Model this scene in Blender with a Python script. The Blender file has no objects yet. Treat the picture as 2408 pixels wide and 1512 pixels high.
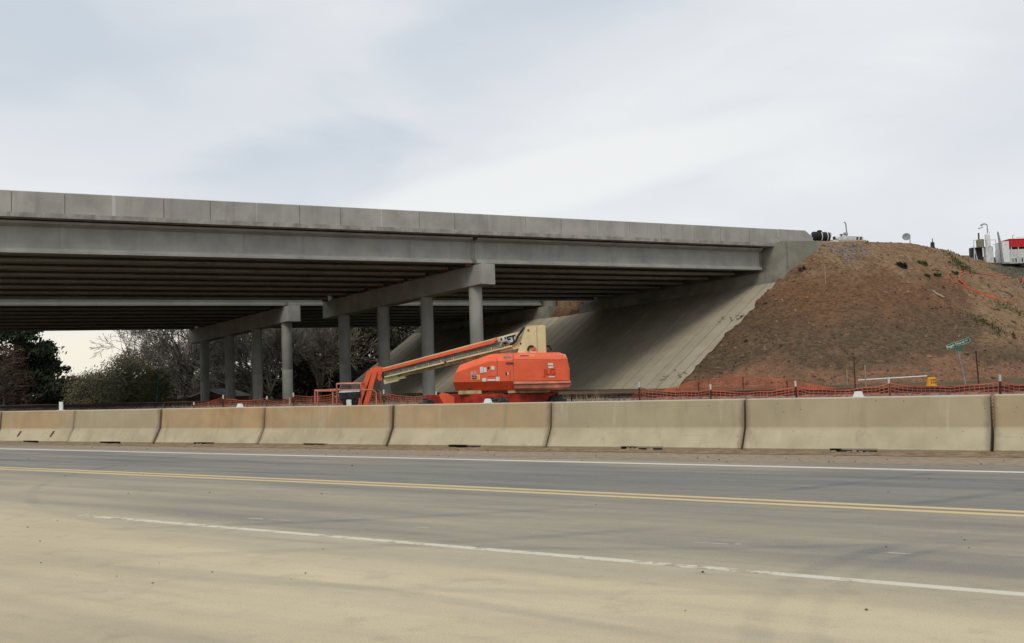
import bpy, math, random
import numpy as np
from mathutils import Vector, Matrix

# ------------------------------------------------------------------ camera, sky, sun, exposure
scene = bpy.context.scene
scene.render.engine = 'CYCLES'
R = math.radians
col = scene.collection
cam_d = bpy.data.cameras.new('camera'); cam = bpy.data.objects.new('camera', cam_d); col.objects.link(cam)
PITCH, ROLL = R(3.17), R(1.8)
F = Vector((0, math.cos(PITCH), math.sin(PITCH))); R0 = Vector((1, 0, 0)); U0 = Vector((0, -math.sin(PITCH), math.cos(PITCH)))
CU = U0*math.cos(ROLL) + R0*math.sin(ROLL); CR = R0*math.cos(ROLL) - U0*math.sin(ROLL)
cam.matrix_world = Matrix(((CR.x, CU.x, -F.x, 0), (CR.y, CU.y, -F.y, 0), (CR.z, CU.z, -F.z, 1.22), (0, 0, 0, 1)))
cam_d.sensor_fit = 'HORIZONTAL'; cam_d.sensor_width = 36.0; cam_d.lens = 36.0*2457/2408
cam_d.clip_start = 0.1; cam_d.clip_end = 6000
scene.camera = cam

SUN_EL, SUN_AZ = 48, 200          # azimuth clockwise from +Y
world = bpy.data.worlds.new('World'); scene.world = world; world.use_nodes = True
def build_sky():
    nt = world.node_tree; nt.nodes.clear(); N = nt.nodes.new; L = nt.links.new
    def m(op, a, b=None, clamp=False):
        n = N('ShaderNodeMath'); n.operation = op; n.use_clamp = clamp
        for i, v in enumerate((a, b)):
            if v is None: continue
            if isinstance(v, (int, float)): n.inputs[i].default_value = v
            else: L(v, n.inputs[i])
        return n.outputs[0]
    def mix(fac, a, b):
        n = N('ShaderNodeMix'); n.data_type = 'RGBA'
        for i, v in ((0, fac), (6, a), (7, b)):
            if isinstance(v, (tuple, list)): n.inputs[i].default_value = (*v, 1)
            elif isinstance(v, (int, float)): n.inputs[i].default_value = v
            else: L(v, n.inputs[i])
        return n.outputs[2]
    def ramp(v, lo, hi):
        n = N('ShaderNodeMapRange'); n.interpolation_type = 'SMOOTHSTEP'
        n.inputs[1].default_value = lo; n.inputs[2].default_value = hi; L(v, n.inputs[0]); return n.outputs[0]
    tc = N('ShaderNodeTexCoord'); sep = N('ShaderNodeSeparateXYZ'); L(tc.outputs['Generated'], sep.inputs[0])
    x, y, z = sep.outputs
    def noise(scale, detail, off, tilt, st, rough=.5, dist=0.):
        mp = N('ShaderNodeMapping'); mp.inputs['Location'].default_value = off; mp.inputs['Rotation'].default_value = (0, R(tilt), 0); mp.inputs['Scale'].default_value = st
        L(tc.outputs['Generated'], mp.inputs[0]); n = N('ShaderNodeTexNoise'); n.inputs['Scale'].default_value = scale; n.inputs['Detail'].default_value = detail
        n.inputs['Roughness'].default_value = rough; n.inputs['Distortion'].default_value = dist; L(mp.outputs[0], n.inputs['Vector']); return n.outputs[0]
    big = noise(1.7, 2, (2.1, 4.7, 0.3), 22, (1, 1, 2.2), .45)
    mid = noise(3.6, 4, (1.3, 2.2, 5), 24, (1, 1, 2.6), .5, .5)
    fine = noise(9.0, 4, (0, 3, 1), 20, (1, 1, 2.4), .55, .3)
    cl = m('ADD', m('ADD', m('MULTIPLY', big, .60), m('MULTIPLY', mid, .32)), m('MULTIPLY', fine, .08))
    def bank(x0, z0, rx, rz, k):           # a denser or thinner bank in the cloud deck
        dx = m('DIVIDE', m('SUBTRACT', x, x0), rx); dz = m('DIVIDE', m('SUBTRACT', m('SUBTRACT', z, z0), m('MULTIPLY', dx, rx*.18)), rz)
        d = m('ADD', m('ADD', m('MULTIPLY', dx, dx), m('MULTIPLY', dz, dz)), m('MULTIPLY', m('SUBTRACT', mid, .5), 1.6))
        return m('MULTIPLY', m('MULTIPLY', ramp(d, 1.0, .0), ramp(y, .2, .6)), k)
    cl = m('ADD', cl, bank(-.20, .195, .15, .05, -.13)); cl = m('ADD', cl, bank(.03, .185, .26, .035, .12)); cl = m('ADD', cl, bank(-.40, .33, .07, .1, -.07)); cl = m('ADD', cl, bank(-.02, .31, .20, .05, -.07))
    sky = N('ShaderNodeTexSky'); sky.sky_type = 'NISHITA'; sky.sun_disc = False
    sky.sun_elevation = R(SUN_EL); sky.sun_rotation = R(SUN_AZ)
    # overcast deck: blue-grey folds and white breaks; values are scaled by the 0.1 strength below
    deck = mix(ramp(cl, .31, .50), (6.25, 6.85, 7.5), (7.75, 8.0, 8.35))
    deck = mix(ramp(cl, .47, .66), deck, (9.0, 9.1, 9.1))
    warm = m('MULTIPLY', m('MULTIPLY', ramp(z, .085, .035), .85), m('MULTIPLY', ramp(x, .05, -.25), ramp(y, .3, .7)))   # low western glow at left
    deck = mix(warm, deck, (9.7, 9.0, 7.5))
    skymix = mix(.93, sky.outputs[0], deck)
    bg = N('ShaderNodeBackground'); bg.inputs[1].default_value = .1; L(skymix, bg.inputs[0])
    out = N('ShaderNodeOutputWorld'); L(bg.outputs[0], out.inputs[0])
build_sky()
sun_d = bpy.data.lights.new('sun', 'SUN'); sun_d.energy = 1.25; sun_d.angle = R(22); sun_d.color = (1, .95, .86)
sun = bpy.data.objects.new('sun', sun_d); col.objects.link(sun)
sd = Vector((math.sin(R(SUN_AZ))*math.cos(R(SUN_EL)), math.cos(R(SUN_AZ))*math.cos(R(SUN_EL)), math.sin(R(SUN_EL))))
sun.rotation_euler = sd.to_track_quat('Z', 'Y').to_euler()
vs = scene.view_settings
vs.view_transform = 'Standard'; vs.look = 'None'; vs.gamma = 1; vs.use_curve_mapping = False; vs.exposure = 0.0
scene.cycles.diffuse_bounces = 1; scene.cycles.max_bounces = 4
scene.cycles.use_denoising = True

# ------------------------------------------------------------------ helpers
rnd = random.Random(7)
def sr(r, g, b):
    f = lambda c: (c/255/12.92) if c/255 <= .04045 else ((c/255+.055)/1.055)**2.4
    return (f(r), f(g), f(b))
class MB:
    def __init__(s): s.v = []; s.f = []
    def add(s, vs, fs):
        o = len(s.v); s.v += [tuple(v) for v in vs]; s.f += [tuple(i+o for i in f) for f in fs]; return s
    def hexa(s, p):      # 8 points: bottom 0-3 ccw, top 4-7
        return s.add(p, [(3, 2, 1, 0), (4, 5, 6, 7), (0, 1, 5, 4), (1, 2, 6, 5), (2, 3, 7, 6), (3, 0, 4, 7)])
    def box(s, x0, x1, y0, y1, z0, z1):
        return s.hexa([(x0, y0, z0), (x1, y0, z0), (x1, y1, z0), (x0, y1, z0), (x0, y0, z1), (x1, y0, z1), (x1, y1, z1), (x0, y1, z1)])
    def bbox(s, x0, x1, y0, y1, z0, z1, b):   # box with bevelled edges
        vs = []; 
        for z, ins in ((z0, b), (z0+b, 0), (z1-b, 0), (z1, b)):
            for (ax, ay, bx, by) in ((x0, y0, 1, 1), (x1, y0, -1, 1), (x1, y1, -1, -1), (x0, y1, 1, -1)):
                vs.append((ax+bx*(ins+b), ay+by*ins, z)); vs.append((ax+bx*ins, ay+by*(ins+b), z))
        # order each ring ccw
        rings = []
        for k in range(4):
            a = vs[k*8:k*8+8]; rings.append([a[1], a[0], a[2], a[3], a[5], a[4], a[6], a[7]])
        return s.loft(rings, True)
    def loft(s, rings, caps=True, closed=True):
        o = len(s.v); n = len(rings[0])
        for r in rings: s.v += [tuple(p) for p in r]
        for k in range(len(rings)-1):
            for i in range(n if closed else n-1):
                j = (i+1) % n
                s.f.append((o+k*n+i, o+k*n+j, o+(k+1)*n+j, o+(k+1)*n+i))
        if caps:
            s.f.append(tuple(o+i for i in reversed(range(n)))); s.f.append(tuple(o+(len(rings)-1)*n+i for i in range(n)))
        return s
    def tube(s, pts, rad, n=8, caps=True):
        pts = [Vector(p) for p in pts]
        rads = rad if isinstance(rad, (list, tuple)) else [rad]*len(pts)
        rings = []; prev = None
        for i, p in enumerate(pts):
            d = (pts[min(i+1, len(pts)-1)]-pts[max(i-1, 0)])
            if d.length < 1e-9: d = Vector((0, 0, 1))
            d.normalize()
            if prev is None:
                ref = Vector((0, 0, 1)) if abs(d.z) < .9 else Vector((1, 0, 0)); a = d.cross(ref).normalized()
            else:
                a = (prev-d*prev.dot(d)); a = a.normalized() if a.length > 1e-6 else d.orthogonal().normalized()
            prev = a; b = d.cross(a)
            rings.append([p+(a*math.cos(2*math.pi*k/n)+b*math.sin(2*math.pi*k/n))*rads[i] for k in range(n)])
        return s.loft(rings, caps)
    def bar(s, a, b, w, h, up=(0, 0, 1)):
        a, b = Vector(a), Vector(b); d = (b-a).normalized(); up = Vector(up)
        sd_ = d.cross(up); sd_ = sd_.normalized() if sd_.length > 1e-6 else Vector((1, 0, 0)); u2 = sd_.cross(d)
        q = lambda p: [p-sd_*w/2-u2*h/2, p+sd_*w/2-u2*h/2, p+sd_*w/2+u2*h/2, p-sd_*w/2+u2*h/2]
        return s.loft([q(a), q(b)], True)
    def prism_xz(s, poly, y0, y1):   # polygon in x,z extruded along y
        return s.loft([[(x, y0, z) for x, z in poly], [(x, y1, z) for x, z in poly]], True)
    def mesh(s, name, smooth=False):
        me = bpy.data.meshes.new(name); me.from_pydata(s.v, [], s.f); me.validate(); 
        import bmesh
        bm = bmesh.new(); bm.from_mesh(me); bmesh.ops.recalc_face_normals(bm, faces=bm.faces); bm.to_mesh(me); bm.free()
        if smooth:
            me.polygons.foreach_set('use_smooth', [True]*len(me.polygons))
            me.set_sharp_from_angle(angle=R(40))
        return me
def link(name, me, m, parent=None):
    o = bpy.data.objects.new(name, me); col.objects.link(o)
    if m is not None:
        me.materials.clear(); me.materials.append(m)
    if parent is not None:
        o.parent = parent
        top = parent
        inv = Matrix.Identity(4)
        chain = []
        while top is not None: chain.append(top); top = top.parent
        w = Matrix.Identity(4)
        for c in reversed(chain): w = w @ c.matrix_parent_inverse @ c.matrix_basis
        o.matrix_parent_inverse = w.inverted()
    return o
def part(name, mb, m, parent, smooth=False):
    return link(name, mb.mesh(name, smooth), m, parent)
def tag(o, label, cat, group=None):
    o['label'] = label; o['category'] = cat
    if group: o['group'] = group
    return o
def thing(name, label, cat, loc=(0, 0, 0), group=None):
    o = bpy.data.objects.new(name, None); col.objects.link(o); o.location = loc; o.empty_display_size = .3
    return tag(o, label, cat, group)
def solo(name, mb, m, label, cat, group=None, smooth=False):
    return tag(link(name, mb.mesh(name, smooth), m), label, cat, group)
def struct(name, me, m, kind='structure'):
    o = link(name, me, m); o['kind'] = kind; return o
def text_mb(txt, size, origin, xdir, ydir, off=.004, bold=0.0):
    cu = bpy.data.curves.new('lettering', 'FONT'); cu.body = txt; cu.size = size; cu.align_x = 'CENTER'; cu.align_y = 'CENTER'; cu.offset = bold
    o = bpy.data.objects.new('lettering', cu); col.objects.link(o)
    dg = bpy.context.evaluated_depsgraph_get(); me = bpy.data.meshes.new_from_object(o.evaluated_get(dg))
    xd, yd = Vector(xdir).normalized(), Vector(ydir).normalized(); zd = xd.cross(yd)
    mb = MB(); mb.v = [tuple(Vector(origin)+xd*v.co.x+yd*v.co.y+zd*off) for v in me.vertices]; mb.f = [tuple(p.vertices) for p in me.polygons]
    bpy.data.objects.remove(o); bpy.data.curves.remove(cu); bpy.data.meshes.remove(me)
    return mb

# ------------------------------------------------------------------ materials
class G:
    """small node-graph helper for one material"""
    def __init__(s, name, rough=.85, spec=.3, metal=0):
        s.m = bpy.data.materials.new(name); s.m.use_nodes = True; s.nt = s.m.node_tree; s.b = s.nt.nodes['Principled BSDF']
        s.b.inputs['Roughness'].default_value = rough; s.b.inputs['Metallic'].default_value = metal; s.b.inputs['Specular IOR Level'].default_value = spec
        g = s.nt.nodes.new('ShaderNodeNewGeometry'); s.pos = g.outputs['Position']; s.nrm = g.outputs['Normal']
    def new(s, t): return s.nt.nodes.new(t)
    def L(s, a, b): s.nt.links.new(a, b)
    def put(s, v, sock):
        if isinstance(v, (tuple, list)): sock.default_value = (*v, 1) if len(sock.default_value) == 4 and len(v) == 3 else v
        elif isinstance(v, (int, float)): sock.default_value = v
        else: s.L(v, sock)
    def math(s, op, a, b=0., clamp=False):
        n = s.new('ShaderNodeMath'); n.operation = op; n.use_clamp = clamp; s.put(a, n.inputs[0]); s.put(b, n.inputs[1]); return n.outputs[0]
    def mix(s, fac, a, b, mode='MIX'):
        n = s.new('ShaderNodeMix'); n.data_type = 'RGBA'; n.blend_type = mode; s.put(fac, n.inputs[0]); s.put(a, n.inputs[6]); s.put(b, n.inputs[7]); return n.outputs[2]
    def noise(s, scale, detail=4, rough=.55, st=(1, 1, 1), rot=(0, 0, 0), vec=None, off=(0, 0, 0), dist=0.):
        mp = s.new('ShaderNodeMapping'); mp.inputs['Scale'].default_value = st; mp.inputs['Rotation'].default_value = rot; mp.inputs['Location'].default_value = off
        s.L(vec or s.pos, mp.inputs[0]); n = s.new('ShaderNodeTexNoise'); n.inputs['Scale'].default_value = scale; n.inputs['Detail'].default_value = detail
        n.inputs['Roughness'].default_value = rough; n.inputs['Distortion'].default_value = dist; s.L(mp.outputs[0], n.inputs['Vector']); return n.outputs[0]
    def step(s, v, lo, hi):
        n = s.new('ShaderNodeMapRange'); n.interpolation_type = 'SMOOTHSTEP'; n.inputs[1].default_value = lo; n.inputs[2].default_value = hi; s.put(v, n.inputs[0]); return n.outputs[0]
    def xyz(s, v=None):
        n = s.new('ShaderNodeSeparateXYZ'); s.L(v or s.pos, n.inputs[0]); return n.outputs
    def bump(s, h, strength=.3, dist=.05):
        n = s.new('ShaderNodeBump'); n.inputs['Strength'].default_value = strength; n.inputs['Distance'].default_value = dist; s.L(h, n.inputs['Height']); s.L(n.outputs[0], s.b.inputs['Normal'])
    def done(s, c): s.put(c, s.b.inputs['Base Color']); return s.m
def plain(name, c, var=.15, scale=3, rough=.7, metal=0, bump=0, spec=.3):
    g = G(name, rough, spec, metal); n = g.noise(scale, 5)
    c2 = tuple(x*(1-var*1.6) for x in c); c1 = tuple(min(1, x*(1+var)) for x in c)
    if bump: g.bump(g.noise(scale*8, 4), bump, .02)
    return g.done(g.mix(g.step(n, .3, .7), c2, c1))
def concrete(name, c, streak=.25, blotch=.25, warm=None, scale=1., tint=.12):
    g = G(name, .9, .2)
    a = g.noise(.6*scale, 5, .6); b = g.noise(2.2*scale, 4, .6, st=(1, 1, .12)); f = g.noise(22, 4, .6)
    lo = tuple(x*(1-blotch) for x in c); hi = tuple(min(.9, x*(1+blotch*.6)) for x in c)
    cc = g.mix(g.step(a, .3, .7), lo, hi)
    cc = g.mix(g.math('MULTIPLY', g.step(b, .5, .75), streak), cc, tuple(x*.45 for x in c))
    cc = g.mix(g.math('MULTIPLY', g.step(g.noise(3.1*scale, 3, .6, st=(1, 1, .1), off=(9, 2, 1)), .58, .8), streak*.9), cc, tuple(min(.85, x*1.45) for x in c))
    if warm: cc = g.mix(g.math('MULTIPLY', g.step(g.noise(.8*scale, 4, .6, off=(4, 4, 4)), .52, .75), .6), cc, warm)
    cc = g.mix(g.math('MULTIPLY', g.step(f, .35, .8), .18), cc, tuple(x*.6 for x in c))
    oi = g.new('ShaderNodeObjectInfo'); rv = oi.outputs['Random']; cc = g.mix(g.math('MULTIPLY', rv, tint), cc, tuple(x*.55 for x in c)); cc = g.mix(g.math('MULTIPLY', g.step(rv, .7, 1.), tint*.6), cc, tuple(min(.85, x*1.35) for x in c))
    g.bump(f, .2, .02)
    return g.done(cc)
M = {}
M['parapet'] = concrete('parapet concrete', (.42, .405, .365), .34, .2, tint=.2)
M['parapet_new'] = concrete('fresh joint grout', (.52, .51, .48), .1, .2)
M['slab'] = concrete('deck edge concrete', (.36, .35, .31), .6, .42, scale=2.4)
M['girder'] = concrete('girder concrete', (.385, .385, .35), .38, .18)
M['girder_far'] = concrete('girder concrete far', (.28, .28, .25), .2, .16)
M['pier'] = concrete('pier concrete', (.38, .375, .335), .35, .2)
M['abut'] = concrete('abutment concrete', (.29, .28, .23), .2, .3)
M['paving'] = concrete('slope paving concrete', (.43, .375, .275), .08, .10, warm=(.36, .285, .19), tint=.20)
M['gap'] = plain('dark joint', (.12, .115, .10), rough=.95)
M['rust'] = plain('rusty steel', (.15, .075, .04), .4, 12, .9)
def machine_paint(name, c, dirt=(.30, .17, .10)):
    g = G(name, .45, .4); n = g.noise(1.6, 5, .65); f = g.noise(9, 5, .7); d = g.noise(5, 4, .6, st=(1, 1, .15), off=(1, 4, 2))
    cc = g.mix(g.step(n, .3, .7), tuple(x*.88 for x in c), tuple(min(1, x*1.08) for x in c))
    cc = g.mix(g.math('MULTIPLY', g.step(n, .45, .75), .22), cc, tuple(min(1, x+.10) for x in c))
    cc = g.mix(g.math('MULTIPLY', g.step(d, .58, .8), .22), cc, dirt); cc = g.mix(g.math('MULTIPLY', g.step(f, .64, .76), .3), cc, dirt)
    rr_ = g.step(n, .2, .9); g.put(g.math('ADD', g.math('MULTIPLY', rr_, .25), .38), g.b.inputs['Roughness']); return g.done(cc)
M['orange'] = machine_paint('orange machine paint', sr(230, 98, 58)); M['cream'] = machine_paint('cream machine paint', sr(216, 202, 154), (.26, .20, .12))
M['orange_worn'] = plain('sun-faded orange paint', sr(196, 122, 98), .25, 2.5, .55)
M['orange_dark'] = plain('oxide red chassis paint', sr(168, 52, 32), .25, 4, .6)
M['cream_worn'] = plain('worn cream paint', sr(190, 172, 124), .25, 5, .7)
M['boom_grey'] = plain('dusty grey boom side', sr(132, 124, 98), .2, 4, .75)
M['black'] = plain('black rubber', (.016, .016, .016), .3, 6, .7)
M['dark'] = plain('dark steel', (.03, .03, .032), .3, 6, .6)
M['tyre'] = plain('dusty tyre rubber', (.06, .06, .056), .4, 9, .9, bump=.3)
M['grey_metal'] = plain('galvanised grey metal', (.30, .31, .31), .2, 8, .5, .4)
M['white'] = plain('white paint', (.72, .73, .72), .06, 4, .55)
M['white_dirty'] = plain('off-white paint', (.60, .61, .60), .14, 3, .6)
M['red_paint'] = plain('red paint', sr(190, 40, 38), .1, 3, .5)
M['decal_red'] = plain('dark red decal', sr(150, 16, 36), .05, 3, .5)
M['decal_yellow'] = plain('yellow decal', sr(232, 170, 48), .05, 3, .5)
M['decal_white'] = plain('white decal', (.72, .70, .66), .08, 20, .6)
M['decal_black'] = plain('black lettering', (.02, .02, .02), .05, 3, .6)
M['decal_emboss'] = plain('embossed lettering', sr(186, 60, 30), .05, 3, .5)
M['amber'] = plain('amber plastic', sr(214, 84, 16), .1, 5, .3)
M['green_sign'] = plain('green sign sheeting', sr(0, 96, 66), .08, 5, .45)
M['net'] = plain('orange plastic netting', sr(196, 104, 74), .2, 1, .6)
M['net_dark'] = plain('weathered orange netting', sr(168, 84, 58), .2, 1, .7)
M['post'] = plain('rusty fence post', (.085, .03, .022), .3, 9, .9)
M['wood'] = plain('weathered timber stake', (.36, .28, .19), .2, 6, .9)
M['tie'] = plain('creosoted tie', (.05, .04, .032), .3, 6, .95)
M['rail'] = plain('rusty rail', (.055, .032, .024), .3, 6, .8)
M['railtop'] = plain('polished rail head', (.32, .30, .28), .2, 6, .45, .5)
M['hose'] = plain('orange conduit', sr(198, 90, 58), .1, 2, .5)
M['bark'] = plain('grey bark', (.165, .148, .125), .3, 5, .95)
M['bark_dark'] = plain('dark bark', (.055, .045, .037), .3, 5, .95)
M['twig'] = plain('fine twigs', (.20, .175, .14), .3, 2, .95)
M['twig_red'] = plain('budding red twigs', (.20, .07, .05), .3, 2, .95)
M['brick'] = plain('brick red wall', (.22, .12, .085), .25, 4, .9)
M['roof'] = plain('grey shingle roof', (.14, .135, .13), .2, 5, .9)
M['weed'] = plain('dry weed stalks', (.40, .30, .19), .3, 3, .95)
M['yellow'] = plain('yellow plastic', sr(226, 160, 50), .12, 12, .6)
def foliage(name, c, c2, rough=.8):
    g = G(name, rough, .2); n = g.noise(.7, 5); return g.done(g.mix(g.step(n, .3, .7), c, c2))
M['pine'] = foliage('pine needles', (.016, .026, .014), (.035, .05, .024))
M['olive'] = foliage('olive spring leaves', (.12, .118, .068), (.20, .19, .11))
M['wood_dark'] = foliage('dark mixed leaves', (.042, .039, .026), (.092, .08, .052))
M['bud_red'] = foliage('red buds', (.10, .04, .03), (.18, .075, .055))
M['grass_green'] = foliage('green weeds', (.05, .07, .022), (.10, .12, .045))

# ------------------------------------------------------------------ terrain functions
BU = np.array([.8594, .5113]); BN = np.array([-.5113, .8594]); P0 = np.array([-1.82, 66.0])   # bridge axis, its normal, origin at the pier
PC = np.array([-.645, .764]); PC = PC/np.linalg.norm(PC); PM = np.array([PC[1], -PC[0]])       # pier axis and its normal
A0 = P0+BU*24.9; Q0 = P0+.54*BU+.1*BN
def B3(t, n, z): p = P0+BU*t+BN*n; return (p[0], p[1], z)
def sst(a, b, x): t = np.clip((x-a)/(b-a), 0, 1); return t*t*(3-2*t)
_tab = np.random.RandomState(3).rand(256, 256)
def vn(x, y):
    xi = np.floor(x).astype(int); yi = np.floor(y).astype(int); fx = x-xi; fy = y-yi; fx = fx*fx*(3-2*fx); fy = fy*fy*(3-2*fy)
    g = lambda a, b: _tab[a % 256, b % 256]
    return (g(xi, yi)*(1-fx)+g(xi+1, yi)*fx)*(1-fy)+(g(xi, yi+1)*(1-fx)+g(xi+1, yi+1)*fx)*fy-.5
def fbm(x, y, o=4):
    s = 0; a = 1.
    for k in range(o): s = s+a*vn(x*2**k+17*k, y*2**k+5*k); a *= .55
    return s
def base_z(x, y):
    w = .574*x+.819*y
    return -.5*sst(16.6, 23, w)+.8*sst(33, 45, w)-.03-2.3*sst(54, 78, w)*sst(-10, -24, x)
EDGE = [(30.3, 14, 10.9), (30.3, .2, 11.25), (34, -.3, 11.4), (41, -.2, 11.5), (46, .6, 11.25), (49.5, 4, 11.7), (57, 9.5, 12.3), (72, 9.5, 12.4), (110, 6, 12.4)]
def pave_top(s): return np.where(s < 23, 7.93-.0435*(s+.8), 6.9-.012*(s-23))
def emb_z(x, y, disp=True):
    px = x-P0[0]; py = y-P0[1]; t = px*BU[0]+py*BU[1]; n = px*BN[0]+py*BN[1]
    best = np.full(np.shape(x), 1e9); ze = np.zeros(np.shape(x)); side = np.zeros(np.shape(x))
    for (t0, n0, z0), (t1, n1, z1) in zip(EDGE[:-1], EDGE[1:]):
        dx, dy = t1-t0, n1-n0; L2 = dx*dx+dy*dy; k = np.clip(((t-t0)*dx+(n-n0)*dy)/L2, 0, 1)
        d = np.hypot(t-t0-k*dx, n-n0-k*dy); m_ = d < best
        best = np.where(m_, d, best); ze = np.where(m_, z0+(z1-z0)*k, ze)
    te = np.array([e[0] for e in EDGE[1:]]); ne = np.array([e[1] for e in EDGE[1:]])
    inside = (t > 30.3) & (n > np.interp(t, te, ne))
    rel = np.where(inside, 0, best)
    slope = 1.55+.5*sst(48, 62, t)
    z = ze-np.maximum(0, np.sqrt(rel*rel+.36)-.6)/slope
    if disp:
        ang = np.arctan2(n-.2, t-30.3); z = z-.22*np.clip(fbm(ang*9+.15*fbm(x*.5, y*.5), rel*.06, 3)+.05, 0, 1)*np.clip(rel*.25, 0, 1)
        z = z+np.where(inside, .3, 1.0)*(.30*fbm(x*.22, y*.22)+.16*fbm(x*.9, y*.9, 3)+.10*fbm(x*3.3+9, y*3.3, 2))*np.clip(rel*.35, .25, 1)
    # end slope under the bridge
    qx = x-A0[0]; qy = y-A0[1]; s = qx*PC[0]+qy*PC[1]; mu = qx*PM[0]+qy*PM[1]
    zp = pave_top(s)+np.minimum(mu, 0)/1.53-.22
    zp = np.where(mu > .35, np.where(mu > 1.3, pave_top(s)+2.3, pave_top(s)+.2+.5*np.clip((s-21)*.5, 0, 1)), zp)
    if disp:
        sb = -.78+.55*np.clip(fbm(mu*1.1+3, s*0+1.5, 3), -.3, .9); edge = np.clip((s+2.2)/1.2, 0, 1)*np.clip(1-mu, 0, 1); z = np.where((s < sb) & (s > -2.2), z*(1-edge)+(np.maximum(zp+.20, np.minimum(z, zp+.5)))*edge, z)
    else: sb = -.75
    z = np.where((s > sb) & (s < 46), np.where(mu < 5.0, zp, z), z)
    zb = pave_top(s)+np.minimum(mu, 0)/1.53-(s-46)*.45
    z = np.where(s >= 46, zb+(.25*fbm(x*.5, y*.5) if disp else 0), z)
    return z
def ground_z(x, y):
    x = np.asarray(x, float); y = np.asarray(y, float)
    return np.maximum(base_z(x, y), emb_z(x, y))
def gz(x, y): return float(ground_z(np.array([x]), np.array([y]))[0])

def grid_mesh(name, xs, ys, zf):
    X, Y = np.meshgrid(xs, ys); Z = zf(X, Y); nx, ny = len(xs), len(ys)
    me = bpy.data.meshes.new(name); v = np.stack([X, Y, Z], -1).reshape(-1, 3)
    i = np.arange(nx*ny).reshape(ny, nx); f = np.stack([i[:-1, :-1], i[:-1, 1:], i[1:, 1:], i[1:, :-1]], -1).reshape(-1, 4)
    me.from_pydata(v.tolist(), [], f.tolist()); me.polygons.foreach_set('use_smooth', [True]*len(me.polygons)); return me

# ---- ground
def ground_material():
    g = G('site ground', .95, .1); x, y, z = g.xyz()
    a = g.noise(.12, 5, .6); b = g.noise(1.4, 5, .6); c = g.noise(14, 3, .6)
    soil = g.mix(g.step(b, .35, .65), (.095, .058, .035), (.17, .108, .065))
    veg = g.mix(g.step(b, .3, .7), (.065, .06, .028), (.15, .125, .07))
    w = g.math('ADD', g.math('MULTIPLY', x, .574), g.math('MULTIPLY', y, .819))
    f = g.math('MULTIPLY', g.step(a, .42, .58), g.step(w, 46, 62))
    cc = g.mix(g.step(g.math('ADD', w, g.math('MULTIPLY', g.math('SUBTRACT', b, .5), 20)), 50, 74), soil, veg)
    cc = g.mix(g.math('MULTIPLY', g.step(c, .4, .8), .35), cc, (.06, .05, .03))
    g.bump(c, .5, .1); return g.done(cc)
xs = np.unique(np.concatenate([np.linspace(-2200, -80, 30), np.linspace(-80, 80, 161), np.linspace(80, 2200, 30)]))
ys = np.unique(np.concatenate([np.linspace(-2200, -60, 24), np.linspace(-60, 5, 10), np.linspace(5, 130, 160), np.linspace(130, 2600, 30)]))
struct('ground', grid_mesh('ground', xs, ys, lambda X, Y: base_z(X, Y)+.05*fbm(X*.4, Y*.4)*sst(16, 20, .574*X+.819*Y)*(1-.9*sst(36, 38, .574*X+.819*Y)*sst(46, 44, .574*X+.819*Y))), ground_material())

def soil_material():
    g = G('embankment soil', .97, .1); x, y, z = g.xyz()
    big = g.noise(.10, 4, .55); a = g.noise(.35, 5, .6, off=(3, 1, 0)); b = g.noise(2.6, 5, .65, st=(1, 1, 2)); c = g.noise(9, 4, .65)
    zz = g.math('ADD', z, g.math('MULTIPLY', g.math('SUBTRACT', a, .5), 9.))
    red = g.mix(g.step(b, .35, .65), (.145, .077, .042), (.235, .13, .073))
    tan = g.mix(g.step(b, .35, .65), (.225, .14, .078), (.335, .222, .132))
    grey = g.mix(g.step(b, .35, .65), (.098, .069, .044), (.172, .12, .075))
    dkgrey = g.mix(g.step(b, .35, .65), (.10, .092, .07), (.16, .145, .11))
    cc = g.mix(g.step(zz, .4, 2.4), g.mix(g.step(b, .3, .7), (.215, .118, .07), (.31, .178, .108)), grey)
    cc = g.mix(g.step(zz, 2.6, 6.6), cc, red)
    cc = g.mix(g.step(zz, 6.8, 9.6), cc, tan)
    cc = g.mix(g.math('MULTIPLY', g.step(g.noise(.55, 5, .7, st=(1, 1, 1.6), off=(12, 3, 5)), .50, .68), .45), cc, (.085, .055, .034))
    # right hand fold: tan shoulder, then darker grey spoil
    q = g.math('ADD', g.math('ADD', g.math('MULTIPLY', x, .95), g.math('MULTIPLY', y, -.31)), g.math('MULTIPLY', g.math('SUBTRACT', a, .5), 6))
    cc = g.mix(g.math('MULTIPLY', g.step(q, 7.0, 9.0), g.step(z, 1.6, 3.2)), cc, tan)
    cc = g.mix(g.math('MULTIPLY', g.step(q, 12.5, 14.5), g.step(z, 1.8, 3.4)), cc, dkgrey)
    gr = g.math('MULTIPLY', g.step(g.noise(.5, 4, .6, off=(8, 8, 0)), .60, .70), g.step(q, 7, 11))
    cc = g.mix(g.math('MULTIPLY', gr, .6), cc, (.075, .085, .035))
    cc = g.mix(g.math('MULTIPLY', g.step(g.noise(4.2, 5, .7, st=(1, 1, 2.6), off=(2, 6, 1)), .545, .61), g.math('ADD', g.math('MULTIPLY', g.step(g.noise(.45, 3, .6, off=(7, 1, 3)), .35, .65), .6), .3)), cc, (.05, .028, .016))  # soil specks, with small clod shadows painted into the dark horizontal flecks
    cc = g.mix(g.math('MULTIPLY', g.step(g.noise(6, 4, .6, off=(5, 5, 5), st=(1, 1, 2)), .60, .72), .4), cc, (.36, .24, .15))
    g.bump(g.math('ADD', g.math('MULTIPLY', b, 1.2), g.math('MULTIPLY', c, .5)), .9, .25); return g.done(cc)
exs = np.concatenate([np.arange(-26, 6, .7), np.arange(6, 62, .26), np.arange(62, 130, 2.5)])
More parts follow.
